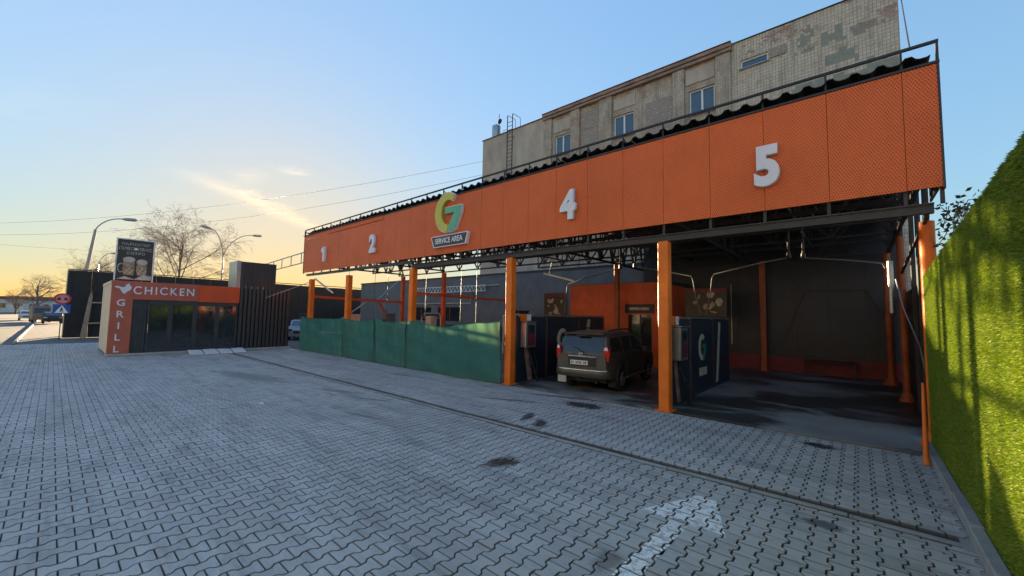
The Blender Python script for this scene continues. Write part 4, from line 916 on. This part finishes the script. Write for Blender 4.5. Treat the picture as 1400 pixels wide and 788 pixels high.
# ================================================================== OFF-ROADER IN BAY FOUR
suv = thing('parked_suv', 'dusty dark grey-brown off-roader parked nose-in under number four', 'car', (-6.03, 11.80, .012), R(6)); suv.scale = (.905,)*3
W2 = .925; AX = (-1.37, 1.42); WR = .385
def body_w(y):
    e = max(0, abs(y)-1.75)/.67; return W2*(1-.13*e**2.6)
def zbot(y):
    z = .42
    for a in AX:
        d = abs(y-a)
        if d < .47: z = max(z, math.sqrt(max(.47**2-d*d, 0))+.385)
    if y < -2.1: z = max(z, .42+(-2.1-y)*.25)
    return z
def zbelt(y): return 1.14 if y < .9 else 1.14-(y-.9)*.10
ys = list(np.linspace(-2.42, 2.42, 78)); secs = []
for y in ys:
    w = body_w(y); zb_ = zbot(y); zt = zbelt(y); zz_ = lambda k: zb_+(zt-zb_)*k
    pr = [(w*.80, zb_), (w*.975, zb_+.015), (w, zz_(.25)), (w, zz_(.55)), (w*.985, zz_(.8)), (w*.955, zz_(.95)), (w*.90, zt), (0, zt+.01)]
    secs.append([(x, y, z) for x, z in pr]+[(-x, y, z) for x, z in pr[::-1][1:]])
n = len(secs[0]); V = [v for s_ in secs for v in s_]
Fq = [(i*n+k, i*n+k+1, (i+1)*n+k+1, (i+1)*n+k) for i in range(len(secs)-1) for k in range(n-1)]
Fq += [tuple(range(n))[::-1], tuple((len(secs)-1)*n+k for k in range(n))]
bd = MB().add(V, Fq)
def roofz(y):
    P = [(-2.34, 1.14), (-2.27, 1.40), (-2.16, 1.70), (-2.06, 1.79), (-1.7, 1.825), (-.6, 1.845), (.1, 1.82), (.35, 1.74), (1.2, 1.12)]
    for (a, za), (c, zc_) in zip(P[:-1], P[1:]):
        if a <= y <= c: return za+(zc_-za)*(y-a)/(c-a)
    return 1.13
def cab_x(y, z):
    t_ = max(0, min(1, (z-1.14)/.66)); wb = min(.88, body_w(y)*.955); return wb*(1-t_)+.70*t_*(1 if y > -1.9 else 1-.10*((-1.9-y)/.45)**2)
cy_ = list(np.linspace(-2.34, 1.2, 60)); cs = []
for y in cy_:
    zr = roofz(y); k = [(cab_x(y, 1.13), 1.13), (cab_x(y, 1.13+(zr-1.13)*.45), 1.13+(zr-1.13)*.45), (cab_x(y, zr-.05), max(1.13, zr-.06)), (cab_x(y, zr)-.07, zr-.012), (.35, zr+.012), (0, zr+.016)]
    cs.append([(x, y, z) for x, z in k]+[(-x, y, z) for x, z in k[::-1][1:]])
n2 = len(cs[0]); bd.add([v for s_ in cs for v in s_], [(i*n2+k, i*n2+k+1, (i+1)*n2+k+1, (i+1)*n2+k) for i in range(len(cs)-1) for k in range(n2-1)])
body = bd.build('body', 'suv_paint', suv, 38)
MB().box(-.72, -2.2, .32, .72, 2.2, .55).build('underbody', 'rubber', suv)
def on_side(poly, s_, th=.008, name='side_window', mat='car_glass', par=suv):
    a = [Vector((s_*(cab_x(y, z)+.003), y, z)) for y, z in poly]; b_ = [v+Vector((s_*th, 0, th*.3)) for v in a]; n = len(a)
    f = [tuple(range(n)), tuple(range(2*n-1, n-1, -1))]+[((i+1) % n, i, n+i, n+(i+1) % n) for i in range(n)]
    if s_ > 0: f = [t_[::-1] for t_ in f]
    return MB().add(a+b_, f).build(name, mat, par)
for s_ in (-1, 1):
    on_side([(-2.10, 1.24), (-1.18, 1.22), (-1.18, 1.66), (-1.95, 1.64), (-2.05, 1.5)], s_)
    on_side([(-1.10, 1.22), (-.28, 1.21), (-.28, 1.68), (-1.10, 1.67)], s_); on_side([(-.19, 1.21), (.86, 1.20), (.42, 1.58), (.20, 1.66), (-.19, 1.68)], s_)
    for a, c in ((-1.16, -.24), (-.20, .88)):     # doors: shut lines and handles
        d_ = MB().prism([(a, .52), (c, .52), (c, 1.12), (a, 1.12)], (s_*(W2+.001), 0, 0), (0, 1, 0), (0, 0, 1), (s_*.004, 0, 0)).build('door', 'suv_paint', suv)
        MB().tube([(s_*(W2+.03), a+.10, 1.02), (s_*(W2+.045), a+.18, 1.02), (s_*(W2+.03), a+.30, 1.02)], .014, 6).build('handle', 'trim', d_)
    MB().tube([(s_*.62, -1.75, 1.85), (s_*.63, -1.5, 1.895), (s_*.63, .0, 1.90), (s_*.62, .2, 1.86)], .022, 8).build('roof_rail', 'trim', suv, 50)
    MB().cbox(s_*.92, .62, 1.12, s_*1.08, .80, 1.30, .03).build('wing_mirror', 'suv_paint', suv)
    MB().cbox(s_*(W2-.1), -1.0, .36, s_*(W2+.02), .95, .43, .02).build('side_step', 'galv', suv)
    # tail lamp: wraps the corner
    tl = MB().prism([(-.02, 1.0), (.0, 1.40), (.10, 1.42), (.16, 1.22), (.13, .98)], (s_*.72, -2.41, 0), (s_, .45, 0), (0, 0, 1), (0, .10, 0)).build('tail_lamp', 'tail_red', suv)
    MB().prism([(.01, 1.30), (.02, 1.39), (.09, 1.40), (.12, 1.30)], (s_*.725, -2.425, 0), (s_, .45, 0), (0, 0, 1), (0, .05, 0)).build('reverse_lens', 'white', tl)
    MB().cbox(s_*.62, -2.47, .60, s_*.80, -2.40, .68, .01).build('reflector', 'tail_red', suv)
    MB().cbox(s_*.66, AX[0]-.52, .18, s_*.90, AX[0]-.49, .50, .005).build('mud_flap', 'rubber', suv)
    arch = [(AX[0]+.50*math.cos(R(a)), .385+.50*math.sin(R(a))) for a in range(-5, 186, 12)]+[(AX[0]+.455*math.cos(R(a)), .385+.455*math.sin(R(a))) for a in range(185, -6, -12)]
    MB().prism(arch, (s_*(W2-.05), 0, 0), (0, 1, 0), (0, 0, 1), (s_*.075, 0, 0)).build('wheel_arch', 'suv_paint', suv)
for a in AX:
    for s_ in (-1, 1):
        c = (s_*.80, a, WR)
        ty_ = MB().lathe([(.24, -.12), (.33, -.125), (.37, -.10), (.385, -.07), (.385, .07), (.37, .10), (.33, .125), (.24, .12)], c, 30, 'x').build('tyre', 'rubber', suv, 50)
        rim = MB().lathe([(.245, .125*s_), (.23, .10*s_), (.215, .03*s_), (0, .02*s_)], c, 28, 'x').build('rim', 'dark_steel', ty_, 40)
        sp = MB()
        for k in range(6):
            an_ = k*math.pi/3; p0 = Vector((c[0]+s_*.085, a+.03*math.cos(an_), WR+.03*math.sin(an_))); p1 = Vector((c[0]+s_*.105, a+.235*math.cos(an_), WR+.235*math.sin(an_)))
            sp.bar(p0, p1, .065, .03, (1, 0, 0))
        sp.lathe([(.065, .10*s_), (.06, .115*s_), (0, .12*s_)], c, 14, 'x'); sp.build('spokes', 'galv', ty_)
# rear: window, spoiler, bumper, plate recess, chrome bar, emblem, hitch
rw = lambda x, z, d=.012: (x, float(np.interp(z, [1.14, 1.40, 1.70], [-2.34, -2.27, -2.16]))-d, z)
MB().add([rw(-.72,1.20),rw(.72,1.20),rw(.69,1.40),rw(.63,1.67),rw(-.63,1.67),rw(-.69,1.40),rw(-.72,1.20,-.02),rw(.72,1.20,-.02),rw(.69,1.40,-.02),rw(.63,1.67,-.02),rw(-.63,1.67,-.02),rw(-.69,1.40,-.02)], [(0,1,2,5),(5,2,3,4),(0,6,7,1),(1,7,8,2),(2,8,9,3),(3,9,10,4),(4,10,11,5),(5,11,6,0)]).build('rear_window', 'car_glass', suv)
MB().cbox(-.66, -2.30, 1.745, .66, -2.0, 1.80, .02).build('spoiler', 'suv_paint', suv); MB().cbox(-.2, -2.31, 1.70, .2, -2.25, 1.74, .01).build('brake_lamp', 'trim', suv)
MB().tube([(.05, -2.40, 1.22), (-.18, -2.355, 1.34), (-.3, -2.34, 1.36)], .012, 5).build('wiper', 'trim', suv)
bp = MB()
BPf = [(-.93, -1.95), (-.90, -2.25), (-.80, -2.44), (-.5, -2.50), (0, -2.52), (.5, -2.50), (.80, -2.44), (.90, -2.25), (.93, -1.95)]
prof = [(.0, .48), (.03, .52), (.035, .66), (.0, .74)]
V = [(x*(1+dx*.25), y-dx, z) for dx, z in prof for x, y in BPf]; m = len(BPf)
bp.add(V, [(j*m+i, j*m+i+1, (j+1)*m+i+1, (j+1)*m+i) for j in range(3) for i in range(m-1)]); bp.build('bumper', 'suv_paint', suv, 60)
MB().tube([(x*.99, y-.045, .70) for x, y in BPf[1:-1]], .022, 6).build('bumper_strip', 'chrome', suv, 60)
MB().cbox(-.42, -2.435, .80, .50, -2.415, 1.06, .01).build('plate_recess', 'trim', suv)
np_ = MB().cbox(-.34, -2.455, .84, .24, -2.437, .97, .004).build('number_plate', 'plate', suv)
for i, k in enumerate((0, 1, 3, 4, 5, 6, 8, 9)): MB().cbox(-.31+k*.052, -2.459, .87, -.31+k*.052+.030, -2.456, .945, .001).build('character_stroke', 'poster_dark', np_)
MB().cbox(-.42, -2.45, 1.075, .50, -2.42, 1.115, .008).build('garnish_bar', 'chrome', suv)
eb = MB()
for rx, rz in ((.07, .045), (.028, .044), (.045, .02)):
    eb.tube([(rx*math.cos(R(a)), -2.44, 1.165+(.012 if rz < .03 else 0)+rz*math.sin(R(a))) for a in range(0, 361, 24)], .008, 5)
eb.build('emblem', 'chrome', suv)
MB().tube([(.02, -2.35, .42), (.02, -2.55, .42), (.02, -2.58, .50)], .03, 8).build('tow_hitch', 'dark_steel', suv); MB().tube([(.5, -2.2, .36), (.5, -2.45, .35)], .03, 8).build('exhaust', 'dark_steel', suv)
MB().cbox(-.78, -2.44, .26, -.48, -2.41, .50, .01).build('mud_flap', 'galv', suv)

# ================================================================== PARKED CAR BETWEEN KIOSK AND NET, CARS ON THE ROAD
def small_car(name, label, loc_, rz, mat, van=0, group=None):
    t = thing(name, label, 'van' if van else 'car', loc_, rz, group); Lh = 2.1; Wd = .86
    P = [(-2.1,.3),(-2.12,.75),(-1.95,.98),(-1.2,1.02),(-.75,1.42),(.75,1.46),(1.5,1.05),(2.05,.95),(2.1,.35)] if not van else [(-2.5,.35),(-2.5,.9),(-1.9,1.1),(-1.5,2.0),(-1.3,2.25),(2.5,2.25),(2.5,.35)]
    V = []
    for s_, in ((-1,), (1,)):
        for y, z in P: V.append((s_*(Wd if z < 1.0 else Wd*(.86 if not van else .96)), y, z))
    m = len(P); V2 = V+[(0, 0, 0)]*0
    MB().add(V, [tuple(range(m)), tuple(range(2*m-1, m-1, -1))]+[((i+1) % m, i, m+i, m+(i+1) % m) for i in range(m)]).build('body', mat, t)
    yw = (-1.3, 1.35)
    for a in yw:
        for s_ in (-1, 1):
            w = MB().lathe([(.18, -.09), (.29, -.1), (.31, 0), (.29, .1), (.18, .09)], (s_*.78, a, .31), 18, 'x').build('tyre', 'rubber', t, 50)
            MB().lathe([(.19, .08*s_), (.16, .09*s_), (0, .07*s_)], (s_*.78, a, .31), 14, 'x').build('rim', 'galv', w)
    if not van:
        for s_ in (-1, 1):
            MB().prism([(-1.1, 1.06), (.0, 1.06), (.0, 1.38), (-.72, 1.36)], (s_*.755, 0, 0), (0, 1, 0), (0, 0, 1), (s_*.02, 0, 0)).build('side_window', 'car_glass', t); MB().prism([(.06, 1.06), (1.3, 1.06), (.75, 1.38), (.06, 1.38)], (s_*.755, 0, 0), (0, 1, 0), (0, 0, 1), (s_*.02, 0, 0)).build('side_window', 'car_glass', t)
            MB().cbox(s_*.5, -2.14, .68, s_*.8, -2.08, .86, .02).build('headlight', 'chrome', t)
        MB().add([(-.66,-1.19,1.05),(.66,-1.19,1.05),(.60,-.80,1.40),(-.60,-.80,1.40)], [(0,1,2,3)]).build('windscreen', 'pane_blue', t)
        MB().cbox(-.4, -2.15, .5, .4, -2.1, .68, .01).build('grille', 'trim', t)
    else:
        MB().add([(-.7,-1.88,1.14),(.7,-1.88,1.14),(.7,-1.54,1.95),(-.7,-1.54,1.95)], [(0,1,2,3)]).build('windscreen', 'car_glass', t)
        for s_ in (-1, 1): MB().prism([(-1.6, 1.2), (-.8, 1.2), (-.8, 1.85), (-1.4, 1.85)], (s_*.83, 0, 0), (0, 1, 0), (0, 0, 1), (s_*.02, 0, 0)).build('side_window', 'car_glass', t)
    return t
small_car('parked_car', 'silver-blue car standing in the gap between kiosk and net', (-32.6, 12.9, -.018), R(62), 'silver_paint')
crate(-34.0, 13.6, 1.0, .8, 1.9, 'dark_clad', 'dark cabinet behind the silver-blue parked car', 'cabinet', 'tool_cabinet')
small_car('delivery_van', 'brown boxy van on the far road', (-86, onX(54, 441, -86).y, -.02), R(95), 'van_brown', 1)
small_car('passing_car', 'dark low car right of the brown van on the far road', (-79, onX(71, 441, -79).y, -.02), R(92), 'black')
small_car('passing_car', 'pale car left of the brown van on the far road', (-98, onX(37, 440, -98).y, -.02), R(90), 'far_white')

# ================================================================== STREET FURNITURE
rs = thing('road_sign', 'round red sign above blue pedestrian crossing sign on one post', 'road sign', (-38.6, .42, -.018), R(90)); rs.scale = (.62, .62, .74)
MB().tube([(0, 0, 0), (0, 0, 3.75)], .04, 8).build('post', 'dark_steel', rs)
sg = MB().cbox(-.62, -.05, 2.30, .62, -.03, 3.10, .01).build('crossing_sign', 'sign_blue', rs)
MB().prism([(-.48, 2.36), (.48, 2.36), (0, 3.04)], (0, -.052, 0), (1, 0, 0), (0, 0, 1), (0, -.004, 0)).build('triangle', 'white', sg)
wk = MB()
for p0, p1, w in (((0, 2.78), (-.02, 2.6), .10), ((-.02, 2.62), (-.14, 2.42), .06), ((-.02, 2.62), (.12, 2.42), .06), ((0, 2.76), (-.14, 2.62), .045), ((0, 2.76), (.13, 2.64), .045)):
    wk.bar((p0[0], -.06, p0[1]), (p1[0], -.06, p1[1]), w, .006, (0, 1, 0))
wk.lathe([(0, -.004), (.05, -.003), (.05, .003)], (.01, -.06, 2.86), 10, 'y'); wk.build('walking_figure', 'black', sg)
ds = MB().lathe([(0, -.02), (.60, -.02), (.62, 0), (.60, .01), (0, .01)], (0, -.05, 3.58), 28, 'y').build('round_sign', 'sign_red', rs, 40)
for v in ds.data.vertices: v.co.z = 3.58+(v.co.z-3.58)*.78
MB().prism(ellipse(0, 3.58, .46, .36, 0, 2*math.pi, 28)[:-1], (0, -.072, 0), (1, 0, 0), (0, 0, 1), (0, -.004, 0)).build('inner_disc', 'sign_pink', ds)
for s_ in (-.24, .24): MB().prism([(s_-.15, 3.46), (s_+.15, 3.46), (s_+.13, 3.6), (s_+.08, 3.7), (s_-.08, 3.7), (s_-.13, 3.6)], (0, -.077, 0), (1, 0, 0), (0, 0, 1), (0, -.003, 0)).build('car_symbol', 'poster_dark', ds)
def lamp(label, base, top, arms, r0_=.13):
    t = thing('street_lamp', label, 'street lamp', base, group='street lamps beyond the yard')
    MB().tube([(0, 0, 0), (top[0]*.5, top[1]*.5, top[2]*.5), top], [r0_, r0_*.75, r0_*.55], 10).build('pole', 'concrete' if r0_ > .12 else 'galv', t, 60)
    for a in arms:
        a = Vector(a); p0 = Vector(top); pts = []
        for k in range(9):
            s_ = k/8; pts.append(p0+Vector((a.x*s_, a.y*s_**1.25, a.z*(1-(1-s_)**2))))
        o = MB().tube(pts, .045, 6).build('arm', 'galv', t, 60)
        d = (pts[-1]-pts[-2]).normalized(); e = pts[-1]
        MB().tube([e-d*.1, e+d*.15, e+d*.7, e+d*.85], [.06, .13, .14, .04], 8).build('lamp_head', 'galv', o, 50)
q = onX(118, 371, -46); lamp('nearest tall leaning street lamp left of the billboard', (-46, q.y-.45, 0), (0, .75, 8.35), [(0, 1.55, 1.15)], .16)
q = onX(133, 371, -80); lamp('small distant street lamp right of the tall leaning one', (-80, q.y, 0), (0, .05, 8.2), [(0, 1.25, 1.65)], .11)
q = onX(303, 385, -52); lamp('double-armed street lamp right of the bare birch', (-52, q.y, 0), (0, -.03, 8.0), [(0, -1.25, 2.75), (0, 2.75, 2.65)], .10)

# ================================================================== BARE TREES
def tree(label, base, h, spread, seed, lean=0, mats=('bark', 'twig'), levels=5, droop=0., r=None, twigs=5, group='bare trees'):
    q = random.Random(seed); t = thing('bare_tree', label, 'tree', base, group=group); tk, cw = MB(), MB(); r = r or h*.018
    def grow(p, d, L, rad, lv):
        pts, rs_ = [p.copy()], [rad]; n = 4 if lv > 1 else 3
        for i in range(n):
            d = (d+Vector((q.gauss(0, .04 if lv == levels else .12), q.gauss(0, .04 if lv == levels else .12), q.gauss(.02, .10)-droop*(levels-lv)*.05))).normalized(); p = p+d*(L/n); pts.append(p.copy()); rs_.append(max(.006, rad*(1-.42*(i+1)/n)))
        (tk if lv >= levels-1 else cw).tube(pts, rs_, 6 if lv >= levels-1 else 3, cap=False)
        if lv <= 0: return
        m = {levels: 13, levels-1: 6}.get(lv, twigs)
        for k in range(m):
            s_ = (.28+.72*(k+.5)/m) if lv == levels else q.uniform(.2, 1); i = min(int(s_*n), n-1); a = pts[i].lerp(pts[i+1], s_*n-i)
            dd = (pts[i+1]-pts[i]).normalized(); ax = Vector((q.gauss(0, 1), q.gauss(0, 1), q.gauss(0, .4))); ax = (ax-dd*ax.dot(dd)).normalized()
            an_ = R(q.uniform(28, 58)); nd = dd*math.cos(an_)+ax*math.sin(an_)*spread
            grow(a, nd.normalized(), L*q.uniform(.45, .68)*(1-.35*s_*(lv == levels)), max(.006, rs_[i]*q.uniform(.4, .55)), lv-1)
    grow(Vector((0, 0, -.1)), Vector((lean, 0, 1)), h*.86, r, levels)
    tk.build('trunk', mats[0], t, 60); cw.build('crown', mats[1], t); return t
q = onX(236, 380, -52); tree('large bare birch behind the black wall above the kiosk', (-52, q.y+.2, -.06), 10.3, .95, 21, droop=.45, levels=5, twigs=4, r=.12, mats=('bark', 'twig'))
q = onX(50, 440, -120); tree('small bare tree at the far roadside above the brown van', (-120, q.y, -.06), 7.5, 1.3, 5, levels=4, r=.2)
q = onX(78, 440, -95); tree('bare tree behind the road sign', (-95, q.y+2.0, -.06), 10, 1.2, 8, levels=4, r=.18)
q = onX(88, 440, -140); tree('faint bare tree left of the black wall', (-140, q.y+3, -.06), 11, 1.2, 9, levels=4, r=.2)
q = onX(20, 440, -170); tree('low bare tree far along the road at the left edge', (-170, q.y, -.06), 6, 1.4, 11, levels=4, r=.2)

# ================================================================== FAR LEFT BACKGROUND
def hill(X, ya, yb, h, name, seed):
    q = random.Random(seed); V, Fq = [], []; n = 40
    for i in range(n+1):
        y = ya+(yb-ya)*i/n; z = h*(.75+.25*math.sin(i*.35+seed)+q.uniform(-.06, .06)); V += [(X+60, y, -1), (X, y, z), (X-160, y, z*.9)]
    for i in range(n): a = i*3; Fq += [(a, a+3, a+4, a+1), (a+1, a+4, a+5, a+2)]
    MB().add(V, Fq).build(name, 'hill', kind='structure')
hill(-420, -330, 200, 8.5, 'hill', 1); hill(-300, -280, -14, 3.2, 'hedge_bank', 2)
def house(x, y, w, d, h, mat, label):
    t = thing('distant_building', label, 'building', (x, y, -.06), group='distant buildings along the road'); MB().box(-d/2, -w/2, 0, d/2, w/2, h).build('wall', mat, t)
    MB().prism([(-w/2-.3, h), (w/2+.3, h), (w/2-.8, h+h*.22), (-w/2+.8, h+h*.22)], (-d/2-.2, 0, 0), (0, 1, 0), (0, 0, 1), (d+.4, 0, 0)).build('roof', 'rust', t)
    for k in range(int(w/3)): MB().box(d/2+.01, -w/2+1+k*3, h*.35, d/2+.03, -w/2+2.2+k*3, h*.7).build('window', 'glass', t)
q = onX(12, 437, -230); house(-230, q.y-2, 26, 10, 4.6, 'far_white', 'long pale distant building at the left edge beyond the road')
q = onX(34, 437, -250); house(-250, q.y+2, 14, 10, 5, 'cream', 'cream distant building left of the small roadside tree')
q = onX(70, 437, -210); house(-210, q.y, 12, 9, 4.2, 'far_white', 'pale distant building behind the brown van')

# ================================================================== OVERHEAD CABLES
def cable(label, a, b, sag, r=.011, n=24):
    a, b = Vector(a), Vector(b); pts = [a.lerp(b, i/n)-Vector((0, 0, 4*sag*(i/n)*(1-i/n))) for i in range(n+1)]
    MB().tube(pts, r, 5).build('overhead_cable', 'dark_steel', None, label=label, category='cable', group='overhead cables')
cable('upper cable running from the far left to the old building', onX(-60, 306, -75), (-22.52, 22.4, 14.6), 1.3)
cable('second cable running from the far left to the old building', onX(-60, 320, -75), (-22.52, 22.2, 13.4), 1.6)
cable('lowest cable crossing the sky at the far left', onX(-60, 330, -85), onX(330, 352, -85), .3)
cable('single cable rising from the canopy rail to the old roof corner', (.80, YF-.05, 6.66), (1.62, YB_-.02, 17.2), .15, .012)
# pole end of the roof-top pipe frame left of the canopy
pf_ = thing('pipe_gantry', 'thin steel pipe gantry running left from the canopy corner', 'gantry', (-23.5, 9.6, 0))
a, c = Vector((-.0, 0, 5.65)), Vector((-9.5, .6, 5.55))
MB().bar(a, c, .05).build('rail', 'galv', pf_); MB().bar(a-Vector((0, 0, .62)), c-Vector((0, 0, .62)), .05).build('rail', 'galv', pf_)
for k in range(6): e = a.lerp(c, k/5); MB().bar(e, e-Vector((0, 0, .62)), .04).build('upright', 'galv', pf_)
MB().bar((-9.5, .6, 0), (-9.5, .6, 5.6), .07).build('post', 'galv', pf_)

# small litter on the pavers
q = onG(357, 553); MB().add([(-.06,-.04,.004),(.05,-.05,.02),(.07,.04,.006),(-.05,.05,.03),(0,0,.045)], [(0,1,4),(1,2,4),(2,3,4),(3,0,4),(3,2,1,0)]).build('paper_scrap', 'white', None, label='small white paper scrap on the pavers before the kiosk', category='litter').location = (q.x, q.y, .003)

V, Fq = [], []
for k in range(420):
    x = random.uniform(-22, .6); y = random.uniform(.2, 9.0) if random.random() < .75 else random.gauss(GUT, .15)
    if random.random() < .25: x, y = random.gauss(.62, .08), random.uniform(3, 9)
    a = random.uniform(0, 6.28); s2 = random.uniform(.006, .022)*(1 if x > -10 else 1.6); n = len(V); z = .005
    V += [(x+s2*math.cos(a+t_)*(1 if i_ % 2 else .55), y+s2*math.sin(a+t_)*(1 if i_ % 2 else .55), z+random.uniform(0, .008)) for i_, t_ in enumerate((0, 1.57, 3.14, 4.71))]; Fq.append((n, n+1, n+2, n+3))
MB().add(V, Fq).build('leaf_litter', 'timber_dark', None, kind='stuff', label='scattered bits of dry leaf and grit on the pavers', category='litter')

# ================================================================== ADDED APARTMENT BLOCK (unseen behind the camera, to throw sunlight onto the fascia)
ap = thing('bounce_block', 'unseen pale apartment block added behind the camera to bounce sunlight', 'building', (0, -26, 0))
aw = [(-44+i*3.2, -44+i*3.2+1.5, 1.4+k*2.9, 2.9+k*2.9) for i in range(27) for k in range(5)]
xs_ = []
b = wall_holes(-46, 44, 0, 15.2, aw, 0, -.2)
for i_ in range(len(b.v)): b.v[i_] = (-b.v[i_][0], b.v[i_][1], b.v[i_][2])
b.f = [f[::-1] for f in b.f]; b.build('wall', 'pale_render', ap)
wm = MB(); [wm.box(-a, -.2, c, -e, -.16, d) for a, e, c, d in aw]; wm.build('windows', 'far_glass', ap, kind='stuff')
MB().box(-44, -11, 15.2, 46, .3, 15.5).build('roof', 'dark_steel', ap); MB().box(-44, -11, 0, 46, -10.8, 15.2).build('wall', 'pale_render', ap)
for xx in (-44, 45.8): MB().box(xx, -10.79, 0, xx+.2, -.01, 15.19).build('wall', 'pale_render', ap)
